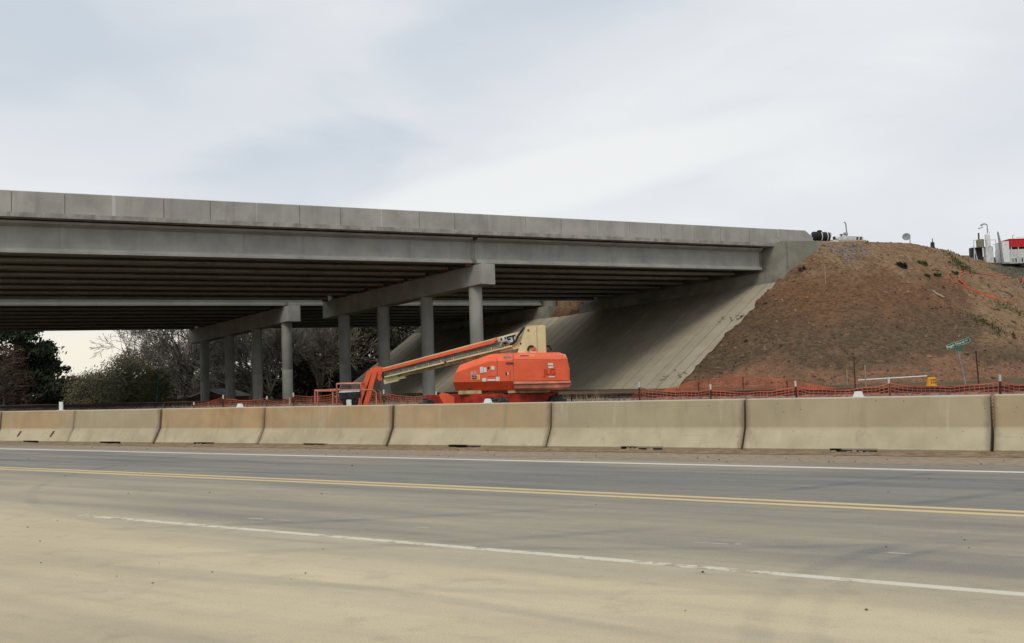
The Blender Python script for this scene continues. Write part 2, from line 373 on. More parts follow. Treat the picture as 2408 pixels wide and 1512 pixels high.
eys = np.concatenate([np.arange(44, 104, .26), np.arange(104, 150, 1.5)])
def emb_clip(X, Y):
    z = emb_z(X, Y); b = base_z(X, Y); return np.where(z < b-.4, b-.4, z)
struct('embankment', grid_mesh('embankment', exs, eys, emb_clip), soil_material())

# ---- road
RD = np.array([.819, -.574]); RN = np.array([.574, .819])     # along the road (to the right) and across it (away)
def RP(a, w, z): p = RD*a+RN*w; return (p[0], p[1], z)
def road_material():
    g = G('dusty asphalt', .92, .22); x, y, z = g.xyz()
    al = g.math('ADD', g.math('MULTIPLY', x, .819), g.math('MULTIPLY', y, -.574))
    w = g.math('ADD', g.math('MULTIPLY', x, .574), g.math('MULTIPLY', y, .819))
    cb = g.new('ShaderNodeCombineXYZ'); g.L(al, cb.inputs[0]); g.L(w, cb.inputs[1]); v = cb.outputs[0]
    n1 = g.noise(.55, 5, .6, st=(.35, 1, 1), vec=v, rot=(0, 0, R(8))); n2 = g.noise(2.6, 5, .6, st=(.09, 1, 1), vec=v, rot=(0, 0, R(-4)))
    n3 = g.noise(1.7, 4, .6, st=(.12, 1, 1), vec=v, rot=(0, 0, R(16)), off=(7, 3, 0)); fine = g.noise(70, 4, .7); med = g.noise(9, 4, .6)
    ww = g.math('ADD', w, g.math('MULTIPLY', g.math('SUBTRACT', n1, .5), 1.6))
    rp = g.new('ShaderNodeValToRGB'); cr = rp.color_ramp; cr.interpolation = 'LINEAR'
    stops = [(0, .95), (5.2, .95), (6.1, .66), (6.7, .34), (7.6, .42), (9.1, .36), (9.7, .20), (11.2, .15), (12.6, .20), (13.1, .45), (13.9, .80), (16, .95)]
    while len(cr.elements) < len(stops): cr.elements.new(.5)
    for e, (p, c) in zip(cr.elements, stops): e.position = p/16; e.color = (c, c, c, 1)
    g.L(g.math('DIVIDE', ww, 16.), rp.inputs[0]); d = rp.outputs[0]
    left = g.math('MULTIPLY', g.step(al, -6, -15), g.step(w, 10.5, 5))
    d = g.math('ADD', d, g.math('MULTIPLY', left, .45))
    d = g.math('ADD', d, g.math('MULTIPLY', g.math('SUBTRACT', n2, .5), .75)); d = g.math('ADD', d, g.math('MULTIPLY', g.math('SUBTRACT', n3, .5), .55))
    d = g.math('ADD', d, g.math('MULTIPLY', g.math('SUBTRACT', med, .5), .16))
    # curved tyre scuffs
    for (cx, cy, r0, wd, amt) in ((4.9, 4.1, 3.9, .12, .16), (4.9, 4.1, 3.62, .08, .12), (-6.5, -1.5, 9.6, .10, .14), (-6.5, -1.5, 8.2, .09, .12), (2.5, 16.5, 9.2, .1, .14), (2.5, 16.5, 10.7, .1, .12), (-3, 22, 12.6, .14, .14), (-3, 22, 14.2, .14, .12)):
        rr = g.math('SQRT', g.math('ADD', g.math('POWER', g.math('SUBTRACT', x, cx), 2.), g.math('POWER', g.math('SUBTRACT', y, cy), 2.)))
        band = g.step(g.math('ABSOLUTE', g.math('SUBTRACT', rr, r0)), wd, wd*.3)
        d = g.math('SUBTRACT', d, g.math('MULTIPLY', g.math('MULTIPLY', band, amt), g.step(n1, .35, .6)))
    d = g.math('MINIMUM', g.math('MAXIMUM', d, 0.), 1.)
    asp = g.mix(g.step(fine, .3, .75), (.105, .112, .115), (.185, .19, .188))
    dust = g.mix(g.step(n1, .3, .7), (.47, .395, .265), (.60, .51, .345))
    dirt = g.mix(g.step(med, .3, .7), (.26, .195, .125), (.39, .305, .205))
    dust = g.mix(g.step(w, 12.9, 13.5), dust, dirt)
    dust = g.mix(g.math('MULTIPLY', g.step(fine, .55, .8), .18), dust, (.22, .18, .12))
    cc = g.mix(d, asp, dust)
    cc = g.mix(g.math('MULTIPLY', g.step(g.noise(26, 3, .6), .72, .78), .5), cc, (.07, .06, .045))
    agg = g.noise(75, 4, .85); cc = g.mix(g.math('MULTIPLY', g.step(agg, .52, .66), .38), cc, (.11, .10, .085)); cc = g.mix(g.math('MULTIPLY', g.step(agg, .46, .28), .22), cc, (.62, .56, .44))
    blot = g.noise(3.4, 5, .65, off=(4, 9, 0)); cc = g.mix(g.math('MULTIPLY', g.step(blot, .52, .72), .22), cc, (.20, .175, .135))
    g.bump(fine, .25, .01); return g.done(cc)
rb = MB()
for a0 in np.arange(-260, 100, 20): rb.add([RP(a0, -30, 0), RP(a0+20, -30, 0), RP(a0+20, 16.4, 0), RP(a0, 16.4, 0)], [(0, 1, 2, 3)])
road = struct('road', rb.mesh('road'), road_material())
def paint_material(name, c, wear, worn_c=(.36, .31, .22)):
    g = G(name, .85, .25); n = g.noise(6, 5, .7); n2 = g.noise(.7, 4, .6, off=(2, 2, 2)); s = g.math('ADD', g.math('MULTIPLY', n, .6), g.math('MULTIPLY', n2, .4))
    return g.done(g.mix(g.step(s, .62-wear, .72-wear), c, worn_c))
PW = paint_material('white road paint', (.66, .64, .58), .05); PY = paint_material('yellow road paint', (.60, .46, .24), .06); PO = paint_material('dusty white road paint', (.60, .57, .47), .12); PF = paint_material('ground-off old white paint', (.50, .48, .42), .12, (.22, .205, .175))
def stripe(a0, a1, w, width, m, z, curve=None, step=1.5):
    mb = MB(); aa = np.linspace(a0, a1, max(2, int((a1-a0)/step)+1)); vs_ = []
    for a in aa:
        ww = w if curve is None else curve(a)
        wd = width*(1+.06*math.sin(a*3.1)+.04*math.sin(a*7.7)); vs_.append([RP(a, ww-wd/2-.003, -.01), RP(a, ww-wd/2, z), RP(a, ww+wd/2, z), RP(a, ww+wd/2+.003, -.01)])
    mb.loft(vs_, False, False); return mb
yc = lambda a: 9.50-.035*max(0, a+8)*.6
part('edge_line', stripe(-200, 60, 12.92, .10, PW, .003), PW, road)
part('centre_line', stripe(-200, 60, 0, .10, PY, .003, lambda a: yc(a)+.12), PY, road)
part('centre_line', stripe(-200, 60, 0, .10, PY, .003, lambda a: yc(a)-.12), PY, road)
part('edge_line', stripe(-9.6, 60, 6.11, .085, PO, .003, lambda a: 6.11), PO, road)
fd = MB(); r_ = random.Random(5)
for k in range(70):        # remnants of an old ground-off line
    a = -11+k*.34+r_.random()*.2
    if r_.random() < .45: continue
    ln = r_.uniform(.04, .30); w_ = 6.62+(a+8)*.083+r_.uniform(-.03, .03); wd = r_.uniform(.005, .016)
    fd.add([RP(a, w_-wd, .001), RP(a+ln, w_+.083*ln-wd, .001), RP(a+ln*.9, w_+.083*ln+wd, .001), RP(a+.02, w_+wd*.7, .001)], [(0, 1, 2, 3)])
part('old_line_remnant', fd, PF, road)
gr = MB(); r_ = random.Random(11)
for k in range(230):
    a, w_ = r_.uniform(-24, 4), r_.choice([r_.uniform(2.5, 6), r_.uniform(2.5, 12), r_.uniform(13.1, 14.7), r_.uniform(13.4, 14.7)])
    p = Vector(RP(a, w_, .004)); s = r_.uniform(.0025, .007)*(1 if r_.random() < .95 else 1.3)*(.6+.09*w_)
    q = [p+Vector((r_.uniform(-s, s), r_.uniform(-s, s), r_.uniform(0, s))) for _ in range(5)]; q[4].z = p.z+s*1.2
    gr.add([p+Vector((s*1.5*math.cos(i*1.57+k), s*math.sin(i*1.57+k), 0)) for i in range(4)]+[p+Vector((0, 0, s*1.1))], [(0, 1, 4), (1, 2, 4), (2, 3, 4), (3, 0, 4), (3, 2, 1, 0)])
struct('road_grit', gr.mesh('road_grit'), plain('grit', (.07, .055, .04), .3, 9, .95), 'stuff')

# ------------------------------------------------------------------ concrete road barriers
BD = Vector((.8387, -.5446, 0)); BNN = Vector((.5446, .8387, 0)); BO = Vector((.5, 18.05, .004))
def barrier_material():
    g = G('barrier concrete', .9, .2)
    at = g.new('ShaderNodeAttribute'); at.attribute_type = 'OBJECT'; at.attribute_name = 'stain'; st = at.outputs['Fac']
    tc = g.new('ShaderNodeTexCoord'); x, y, z = g.xyz(tc.outputs['Object'])
    n = g.noise(1.1, 5, .6); dr = g.noise(4.5, 5, .65, st=(1, 1, .10)); f = g.noise(30, 4, .6)
    cc = g.mix(g.step(n, .3, .7), (.37, .315, .21), (.50, .435, .30))
    up = g.step(g.math('ADD', z, g.math('MULTIPLY', g.math('SUBTRACT', n, .5), .10)), .30, .40)
    tan = g.mix(g.step(g.noise(1.7, 4, .6, off=(3, 3, 3)), .3, .7), (.37, .24, .12), (.47, .325, .175))
    cc = g.mix(g.math('MULTIPLY', g.math('MULTIPLY', up, st), g.step(n, .15, .6)), cc, tan)
    cc = g.mix(g.math('MULTIPLY', g.math('MULTIPLY', up, g.math('SUBTRACT', 1., st)), .42), cc, (.33, .285, .185))
    cc = g.mix(g.math('MULTIPLY', g.step(dr, .52, .75), .42), cc, (.24, .20, .13))
    cc = g.mix(g.math('MULTIPLY', g.step(g.noise(3.5, 4, .6, st=(1, 1, .08), off=(5, 1, 2)), .60, .72), .38), cc, (.60, .55, .42))
    at2 = g.new('ShaderNodeAttribute'); at2.attribute_type = 'OBJECT'; at2.attribute_name = 'span'
    dj = g.math('MINIMUM', x, g.math('SUBTRACT', at2.outputs['Fac'], x)); dj = g.math('ADD', dj, g.math('MULTIPLY', g.math('SUBTRACT', g.noise(5, 4, .6, off=(6, 2, 4)), .5), .16))
    cc = g.mix(g.math('MULTIPLY', g.step(dj, .13, .02), .55), cc, (.16, .125, .08))
    cc = g.mix(g.math('MULTIPLY', g.step(g.noise(2.4, 5, .7, off=(3, 7, 2), st=(1, 1, .5)), .60, .74), .35), cc, (.25, .20, .13))
    scuff = g.noise(3.0, 5, .7, st=(.25, .25, 5), off=(1, 1, 9)); cc = g.mix(g.math('MULTIPLY', g.math('MULTIPLY', g.step(scuff, .62, .70), g.step(z, .42, .30)), .35), cc, (.20, .17, .12))
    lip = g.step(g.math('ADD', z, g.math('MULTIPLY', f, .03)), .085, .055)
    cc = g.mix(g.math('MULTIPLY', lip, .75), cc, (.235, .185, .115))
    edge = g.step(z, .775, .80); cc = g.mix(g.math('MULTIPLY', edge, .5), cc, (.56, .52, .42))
    vor = g.new('ShaderNodeTexVoronoi'); vor.inputs['Scale'].default_value = 7.5; g.L(g.pos, vor.inputs['Vector'])
    pit = g.math('MULTIPLY', g.step(vor.outputs['Distance'], .085, .05), g.step(g.noise(.8, 3, .6, off=(1, 8, 1)), .50, .56))
    cc = g.mix(g.math('MULTIPLY', pit, .8), cc, (.10, .07, .04))
    g.bump(g.math('SUBTRACT', f, g.math('MULTIPLY', pit, 3.)), .25, .012); return g.done(cc)
M['barrier'] = barrier_material()
HALF = [(0, 0), (0, .055), (.02, .07), (.165, .325), (.185, .36), (.225, .785), (.24, .80)]
PROF = HALF+[(.61-a, b) for a, b in reversed(HALF)]
def barrier_mesh(L, seed):
    mb = MB(); r_ = random.Random(seed); g_ = .02; slot = r_.uniform(.62, .78); c_ = L/2+r_.uniform(-.1, .1)
    cuts = [(g_, .02), (g_+.025, 0), (c_-slot/2, 0), (c_-slot/2, .001), (c_+slot/2, .001), (c_+slot/2, 0), (L-g_-.025, 0), (L-g_, .02)]
    rings = []
    for x, fl in cuts:
        ins = fl if fl > .01 else 0; raise_ = .062 if fl == .001 else 0
        ring = []
        for (a, b) in PROF:
            yy = a+(ins if a < .305 else -ins); zz = b if b > 0 else raise_
            if raise_ and b == .055: zz = .067
            ring.append((x, yy, zz-(ins*.5 if b > .7 else 0)))
        rings.append(ring)
    mb.loft(rings, True)
    me = mb.mesh('concrete_barrier'); return me
JT = [-20.0, -16.75, -13.58, -10.37, -7.03, -3.55, 0.0, 3.53, 7.06, 10.6, 14.12, 17.64]
wb = MB(); q = random.Random(31); wv = []; na = 420
for i in range(na):
    t = -20+37.6*i/(na-1); h_ = .004+.022*max(0, float(fbm(np.array(t*1.3), np.array(2.))) +.25)
    for dy, hz in ((-.42-.12*float(fbm(np.array(t*2.1), np.array(5.))), .0045), (-.22, .006+h_*.35), (-.07, .006+h_*.9), (.012, .01+h_*1.25)):
        p = BO+BD*t+BNN*dy; wv.append((p.x, p.y, hz+q.uniform(0, .008)*(hz > .005)))
wb.add(wv, [(i*4+j, (i+1)*4+j, (i+1)*4+j+1, i*4+j+1) for i in range(na-1) for j in range(3)])
def windrow_mat():
    g = G('swept dirt', .97, .1); a = g.noise(5, 5, .7); b = g.noise(60, 4, .7); cc = g.mix(g.step(a, .3, .7), (.19, .125, .075), (.36, .265, .17)); cc = g.mix(g.math('MULTIPLY', g.step(b, .5, .75), .5), cc, (.09, .06, .04)); g.bump(b, .6, .02); return g.done(cc)
struct('dirt_windrow', wb.mesh('dirt_windrow'), windrow_mat(), 'stuff')  # swept dirt, its dark tone also standing in for contact shade at the feet
BL = ['narrow sliver of concrete barrier at the far left frame edge', 'tan-stained concrete barrier section with two slanted slots in its foot', 'plain grey-beige concrete barrier section second from the left slotted one',
      'orange-stained concrete barrier section below the far bridge columns', 'orange-tan concrete barrier section in front of the lift basket', 'tan concrete barrier section directly in front of the boom lift',
      'streaked yellow-grey concrete barrier section between the lift and the slope paving', 'long pitted grey-beige concrete barrier section with broken foot under the embankment', 'concrete barrier section cut by the right frame edge', 'concrete barrier section next after the one at the right frame edge', 'last concrete barrier section farthest to the right along the road']
ST = [.5, .85, .25, 1., .9, .75, .12, .2, .55, .3, .5]
for k in range(11):
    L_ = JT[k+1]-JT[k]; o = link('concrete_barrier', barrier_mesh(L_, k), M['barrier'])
    off = BNN*[0, .02, -.015, .02, 0, .025, 0, -.02, .015, 0, .01][k]
    o.matrix_world = Matrix.Translation(BO+BD*JT[k]+off) @ Matrix(((BD.x, BNN.x, 0, 0), (BD.y, BNN.y, 0, 0), (0, 0, 1, 0), (0, 0, 0, 1)))
    o['stain'] = ST[k]; o['span'] = float(L_); tag(o, BL[k], 'barrier', 'concrete barriers along the road')
    if k == 1:
        for fx in (.95, 2.35):
            mb = MB(); mb.hexa([(fx, .068, .16), (fx+.06, .068, .16), (fx+.10, .14, .29), (fx+.04, .14, .29), (fx, .058, .165), (fx+.06, .058, .165), (fx+.10, .128, .297), (fx+.04, .128, .297)])
            s_ = part('anchor_slot', mb, M['rust'], o); s_.matrix_parent_inverse = Matrix.Identity(4)
    if k in (3, 6, 7):       # chipped lumps of mortar at the drain slot
        mb = MB(); r_ = random.Random(k)
        for j in range(7):
            x = L_/2+r_.uniform(-.4, .4); h_ = r_.uniform(.02, .05); mb.hexa([(x-.04, -.02, .0), (x+.05, -.015, .0), (x+.04, .05, .0), (x-.03, .05, .0), (x-.02, .0, h_), (x+.03, .005, h_*1.1), (x+.02, .04, h_), (x-.02, .04, h_)])
        s_ = part('broken_mortar', mb, M['barrier'], o); s_['kind'] = 'stuff'; s_.matrix_parent_inverse = Matrix.Identity(4)
def delin(t, label, tall=False):
    o = thing('barrier_delineator', label, 'delineator', BO+BD*t+BNN*.305+Vector((0, 0, .795)), 'delineators on the barrier tops')
    p = o.location
    def P(a, b, z): q = p+BD*a+BNN*b; return (q.x, q.y, p.z+z)
    mb = MB()
    if tall: mb.hexa([P(-.055, -.02, 0), P(.055, -.02, 0), P(.055, .02, 0), P(-.055, .02, 0), P(-.055, -.02, .215), P(.055, -.02, .215), P(.055, .02, .215), P(-.055, .02, .215)])
    else: mb.hexa([P(-.075, -.04, 0), P(.075, -.04, 0), P(.075, .04, 0), P(-.075, .04, 0), P(-.045, -.025, .085), P(.045, -.025, .085), P(.045, .025, .085), P(-.045, .025, .085)])
    part('reflector_body', mb, M['white'], o)
    mb = MB(); mb.hexa([P(-.09, -.06, -.004), P(.09, -.06, -.004), P(.09, .06, -.004), P(-.09, .06, -.004), P(-.085, -.055, .012), P(.085, -.055, .012), P(.085, .055, .012), P(-.085, .055, .012)])
    part('foot', mb, M['white_dirty'], o)
delin(-14.25, 'tall white plastic delineator post on the leftmost slotted barrier', True)
delin(-7.85, 'small white trapezoid delineator on the barrier below the far columns')
delin(-1.37, 'small white trapezoid delineator in front of the lift chassis')
delin(5.25, 'small white trapezoid delineator on the barrier under the embankment')

# ------------------------------------------------------------------ bridges
GP = [(-.35, 0), (.35, 0), (.35, .14), (.10, .30), (.10, 1.38), (.50, 1.52), (.55, 1.63), (-.55, 1.63), (-.50, 1.52), (-.10, 1.38), (-.10, .30), (-.35, .14)]
def gbot(t, n, off=0.): return 8.77+.0094*t-.047*n+off
def bridge(name, label, n0, off, near):
    W = 20.2; th = thing(name, label, 'bridge', B3(0, n0+10, 0), 'twin highway bridges')
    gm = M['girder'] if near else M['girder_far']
    tl, tr = -40.5, 25.6
    # deck slab with drip edge
    mb = MB()
    for ta, tb in ((tl, -20), (-20, 0), (0, tr+1.0)):
        q = lambda t, n, dz: B3(t, n0+n, gbot(t, n0+n, off)+dz)
        mb.hexa([q(ta, 0, 1.69), q(tb, 0, 1.69), q(tb, W, 1.69), q(ta, W, 1.69), q(ta, 0, 1.93), q(tb, 0, 1.93), q(tb, W, 1.93), q(ta, W, 1.93)])
    part('deck_slab', mb, M['slab'], th)
    gn = [1.05+k*(W-2.1)/7 for k in range(8)]
    for sp, (ta, tb) in enumerate(((tl, -.12), (.24, 25.0))):
        for k, g_ in enumerate(gn):
            sk = -(g_)*.158 if near else -(g_)*.158
            sk0 = (n0+g_)*(-.158)
            a_, b_ = ta+sk0*(1 if sp else 0), tb+sk0
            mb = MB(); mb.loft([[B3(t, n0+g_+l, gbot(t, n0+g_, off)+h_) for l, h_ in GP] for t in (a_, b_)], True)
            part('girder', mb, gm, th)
    # diaphragms between girder ends at the pier and abutment
    for tt in (.06, 25.4):
        for k in range(7):
            n_a, n_b = gn[k]+.12, gn[k+1]-.12
            mb = MB(); f_ = lambda n, d: tt+(n0+n)*(-.158)+d
            q = lambda n, d, z: B3(f_(n, d), n0+n, gbot(tt, n0+n, off)+z)
            mb.hexa([q(n_a, -.14, .25), q(n_a, .14, .25), q(n_b, .14, .25), q(n_b, -.14, .25), q(n_a, -.14, 1.6), q(n_a, .14, 1.6), q(n_b, .14, 1.6), q(n_b, -.14, 1.6)])
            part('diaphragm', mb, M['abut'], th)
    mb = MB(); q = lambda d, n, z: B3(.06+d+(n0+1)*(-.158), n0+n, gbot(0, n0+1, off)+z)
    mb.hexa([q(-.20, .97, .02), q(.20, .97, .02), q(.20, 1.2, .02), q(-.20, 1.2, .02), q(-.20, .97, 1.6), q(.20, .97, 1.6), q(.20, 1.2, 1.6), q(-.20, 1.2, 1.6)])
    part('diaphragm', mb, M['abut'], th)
    # pier(s)
    s0 = (n0)*1.014
    for tt, vis in ((0, True), (-39.5, False)):
        O_ = Q0+BU*tt
        def S(s, lat, z): p = O_+PC*(s0+s)+PM*lat; return (p[0], p[1], z)
        zt = lambda s: 8.64+.0094*tt-.046*(s0+s)+off
        Lc = 20.0
        mb = MB(); c_ = .02
        rings = [[S(s, l, z) for l, z in ((-.54+e, zt(s)-1.31), (.54-e, zt(s)-1.31), (.54, zt(s)-1.31+.03), (.54, zt(s)-.02), (.54-e-.01, zt(s)), (-.54+e+.01, zt(s)), (-.54, zt(s)-.02), (-.54, zt(s)-1.31+.03))] for s, e in ((0, .03), (Lc, .03))]
        mb.loft(rings, True); part('pier_cap', mb, M['pier'], th)
        for k in range(4):
            p = O_+PC*(s0+1.4+5.45*k)
            mb = MB(); zt_ = zt(1.4+5.45*k)-1.28; zb = min(gz(p[0], p[1]), float(base_z(p[0], p[1])))-.6
            nseg = 24; prof = [(zb, .435), (zb+(zt_-zb)*.45, .435), (zb+(zt_-zb)*.45+.01, .428), (zb+(zt_-zb)*.45+.03, .428), (zb+(zt_-zb)*.45+.04, .435), (zt_, .435)]
            mb.loft([[(p[0]+r*math.cos(2*math.pi*i/nseg), p[1]+r*math.sin(2*math.pi*i/nseg), z) for i in range(nseg)] for z, r in prof], True)
            part('column', mb, M['pier'], th, True)
        if vis:
            for k, g_ in enumerate(gn):
                for dd in (-.32, .44):
                    c0 = P0+BU*(dd+(n0+g_)*(-.158)+.06)+BN*(n0+g_); zz = gbot(0, n0+g_, off)
                    mb = MB(); mb.box(c0[0]-.2, c0[0]+.2, c0[1]-.2, c0[1]+.2, zz-.17, zz-.003)
                    part('bearing', mb, M['rust'], th)
    # parapets
    if near:
        tj = [-40.5, -37.9, -35.2, -32.5, -29.8, -26.99, -24.49, -22.11, -19.52, -17.03, -14.45, -11.90, -9.40, -6.79, -4.24, -1.79, .66, 3.44, 6.20, 9.14, 11.89, 14.67, 17.52, 20.23, 23.09, 26.02]
        white = {7, 10, 13, 16, 19, 22, 25}
    else: tj = [-40.5+i*2.65 for i in range(26)]; white = set()
    zt = lambda t, dz: gbot(t, n0, off)+1.93+dz
    PP = [(.05, 0), (.05, 1.07), (.08, 1.10), (.34, 1.10), (.37, 1.07), (.44, .3), (.44, 0)]
    for i in range(len(tj)-1):
        a_, b_ = tj[i]+.014, tj[i+1]-.014
        mb = MB(); mb.loft([[B3(t, n0+l+(.012 if e else 0)*(1 if l < .2 else -1), zt(t, z)) for l, z in PP] for t, e in ((a_, 1), (a_+.02, 0), (b_-.02, 0), (b_, 1))], True)
        part('parapet_panel', mb, M['parapet'], th)
    for t in tj[1:-1]:
        mb = MB(); mb.loft([[B3(t-.03, n0+l+(.06 if l < .2 else -.06), zt(t, z*.97)) for l, z in PP], [B3(t+.03, n0+l+(.06 if l < .2 else -.06), zt(t, z*.97)) for l, z in PP]], True)
        part('joint_filler', mb, M['gap'], th)
    for i in white:
        t = tj[i]; wd = .10 if i == 7 else .045
        mb = MB(); mb.loft([[B3(t+d, n0+l+(.004 if l < .2 else -.004)*-1, zt(t, z-.004 if z > 1 else z)) for l, z in PP] for d in (-wd+.02, wd)], True)
        part('grout_strip', mb, M['parapet_new'], th)
    # far side parapet
    mb = MB()
    for ta, tb in ((tl, 0), (0, tr)):
        q = lambda t, n, z: B3(t, n0+n, gbot(t, n0+n, off)+1.93+z)
        mb.hexa([q(ta, W-.44, 0), q(tb, W-.44, 0), q(tb, W-.05, 0), q(ta, W-.05, 0), q(ta, W-.37, 1.1), q(tb, W-.37, 1.1), q(tb, W-.05, 1.1), q(ta, W-.05, 1.1)])
    part('far_parapet', mb, M['parapet'], th)
    # end bent cap, backwall, wing wall
    def E_(s, mu, z): p = A0+PC*s+PM*mu; return (p[0], p[1], z)
    sa = s0-1.17 if near else s0-.6; sb = sa+22
    ztop = lambda s: 8.76-.046*s+(off if not near else 0)
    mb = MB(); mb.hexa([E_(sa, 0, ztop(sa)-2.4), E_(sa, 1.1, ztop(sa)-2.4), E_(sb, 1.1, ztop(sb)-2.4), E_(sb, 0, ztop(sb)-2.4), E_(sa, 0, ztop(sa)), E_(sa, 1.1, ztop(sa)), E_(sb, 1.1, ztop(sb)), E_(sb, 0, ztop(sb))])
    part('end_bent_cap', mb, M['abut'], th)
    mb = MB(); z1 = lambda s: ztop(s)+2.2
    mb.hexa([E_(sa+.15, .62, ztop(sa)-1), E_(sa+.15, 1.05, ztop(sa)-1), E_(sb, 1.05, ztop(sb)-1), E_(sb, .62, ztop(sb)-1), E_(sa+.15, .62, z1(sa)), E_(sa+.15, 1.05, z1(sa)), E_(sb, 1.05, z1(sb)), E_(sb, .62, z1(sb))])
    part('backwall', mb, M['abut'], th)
    q = lambda t, n, z: B3(t, n0+n, z)
    z0w = ztop(sa)
    mb = MB(); mb.hexa([q(25.95, -1, z0w-.6), q(29.4, -1, z0w-.6), q(29.4, -.45, z0w-.6), q(25.95, -.45, z0w-.6), q(25.95, -1, z0w+2.2), q(29.4, -1, z0w+2.3), q(29.4, -.45, z0w+2.3), q(25.95, -.45, z0w+2.2)])
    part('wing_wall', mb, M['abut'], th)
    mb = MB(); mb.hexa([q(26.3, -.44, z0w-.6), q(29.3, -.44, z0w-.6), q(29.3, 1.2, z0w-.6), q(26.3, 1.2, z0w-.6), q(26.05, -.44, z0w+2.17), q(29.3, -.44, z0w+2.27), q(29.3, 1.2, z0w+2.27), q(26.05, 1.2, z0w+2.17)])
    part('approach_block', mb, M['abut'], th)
    if near:      # parapet on the wing wall, nose sloping down
        za = zt(26.06, 0); poly = [(26.06, za), (29.75, za+.03), (29.75, za+.62), (28.95, za+1.12), (26.06, za+1.10)]
        mb = MB(); mb.loft([[q(t, .05, z) for t, z in poly], [q(t, .40, z) for t, z in poly]], True); part('end_parapet', mb, M['parapet'], th)
        mb = MB(); mb.hexa([q(25.93, -.0, za+.45), q(26.1, -.0, za+.45), q(26.1, .04, za+.45), q(25.93, .04, za+.45), q(25.96, -.0, za+.95), q(26.02, -.0, za+.95), q(26.02, .04, za+.95), q(25.96, .04, za+.95)])
        part('grout_patch', mb, M['parapet_new'], th)
    return th
bridge('highway_bridge', 'near concrete girder highway bridge with panelled parapet crossing the frame', 0.0, 0.0, True)
bridge('highway_bridge', 'second concrete girder bridge seen beneath and behind the near one', 25.2, .4, False)

# ------------------------------------------------------------------ slope paving in strips
sp = thing('slope_paving', 'sloping concrete paving in long strips under the bridge ends', 'slope paving', (14, 74, 0))
s_ = -.8; k = 0; r_ = random.Random(4)
while s_ < 46:
    wd = [1.05, 1.25, 1.15, 1.35][k % 4]; e = s_+wd-.06
    dz = r_.uniform(-.015, .02)
    def Pp(s, mu, z): p = A0+PC*s+PM*mu; return (p[0], p[1], z)
    mb = MB(); ring = []
    for s in (s_, e):
        zt0 = float(pave_top(np.array(s)))+dz; toe = A0+PC*s-PM*11.8; zb = float(base_z(toe[0], toe[1]))-.3; Lm = (zt0-zb)*1.53
        ring.append([Pp(s, 0.02, zt0), Pp(s, -Lm, zb), Pp(s, -Lm, zb-.2), Pp(s, .02, zt0-.2)])
    mb.loft(ring, True); part('paving_strip', mb, M['paving'], sp)
    s_ = e+.06; k += 1
mb = MB(); r_ = random.Random(8)      # weeds in the joints
for j in range(22):
    s = r_.choice([-.4, .2, .35, 1.4, 1.5]); mu = r_.choice([r_.uniform(-10.8, -9.6), r_.uniform(-4.5, -3.8)]); z = float(pave_top(np.array(s)))+mu/1.53+.02
    p = A0+PC*(s+r_.uniform(-.3, .3))+PM*mu
    for q in range(5):
        a = r_.uniform(0, 6.28); b = Vector((p[0]+r_.uniform(-.2, .2), p[1]+r_.uniform(-.1, .1), z)); h_ = r_.uniform(.02, .06)
        mb.add([b+Vector((math.cos(a)*.1, math.sin(a)*.1, 0)), b-Vector((math.cos(a)*.1, math.sin(a)*.1, 0)), b+Vector((r_.uniform(-.15, .15), r_.uniform(-.15, .15), h_))], [(0, 1, 2)])
struct('joint_weeds', mb.mesh('joint_weeds'), M['wood_dark'], 'stuff')

# ------------------------------------------------------------------ railway
RW = 40.9
bx = np.arange(-90, 62, .22); bw = np.concatenate([[35.2], np.arange(35.8, 46.2, .2), [46.8]])
def ballast_mesh():
    A, Wv = np.meshgrid(bx, bw); d = np.abs(Wv-RW); zc = .24-np.clip((d-1.75)/1.75, 0, 9)
    z = np.maximum(zc, -.75)+.07*(np.random.RandomState(2).rand(*A.shape)-.5)+.05*fbm(A*1.3, Wv*1.3)
    X = RD[0]*A+RN[0]*Wv; Y = RD[1]*A+RN[1]*Wv; nx, ny = len(bx), len(bw); v = np.stack([X, Y, z], -1).reshape(-1, 3)
    i = np.arange(nx*ny).reshape(ny, nx); f = np.stack([i[:-1, :-1], i[:-1, 1:], i[1:, 1:], i[1:, :-1]], -1).reshape(-1, 4)
    me = bpy.data.meshes.new('ballast'); me.from_pydata(v.tolist(), [], f.tolist()); return me
def ballast_mat():
    g = G('railway ballast', .95, .15); vo = g.new('ShaderNodeTexVoronoi'); vo.inputs['Scale'].default_value = 9; g.L(g.pos, vo.inputs['Vector'])
    sep = g.new('ShaderNodeSeparateColor'); g.L(vo.outputs['Color'], sep.inputs[0])
    cc = g.mix(sep.outputs[0], (.075, .06, .05), (.26, .225, .20)); cc = g.mix(g.math('MULTIPLY', g.step(g.noise(.7, 4), .5, .7), .4), cc, (.20, .12, .08))
    g.bump(vo.outputs['Distance'], .8, .06); return g.done(cc)
struct('ballast', ballast_mesh(), ballast_mat(), 'stuff')
tr = thing('railway_track', 'single railway track on ballast running behind the orange fence', 'railway track', RP(0, RW, .2))
RPf = [(-.075, 0), (.075, 0), (.075, .02), (.012, .05), (.012, .13), (.036, .14), (.036, .178), (-.036, .178), (-.036, .14), (-.012, .13), (-.012, .05), (-.075, .02)]
for wr in (RW-.75, RW+.75):
    mb = MB(); mb.loft([[RP(a, wr+l, .27+h_) for l, h_ in RPf] for a in (-90, 60)], True); rl = part('rail', mb, M['rail'], tr)
    mb = MB(); mb.add([RP(-90, wr-.034, .452), RP(60, wr-.034, .452), RP(60, wr+.034, .452), RP(-90, wr+.034, .452)], [(0, 1, 2, 3)]); part('rail_head', mb, M['railtop'], rl)
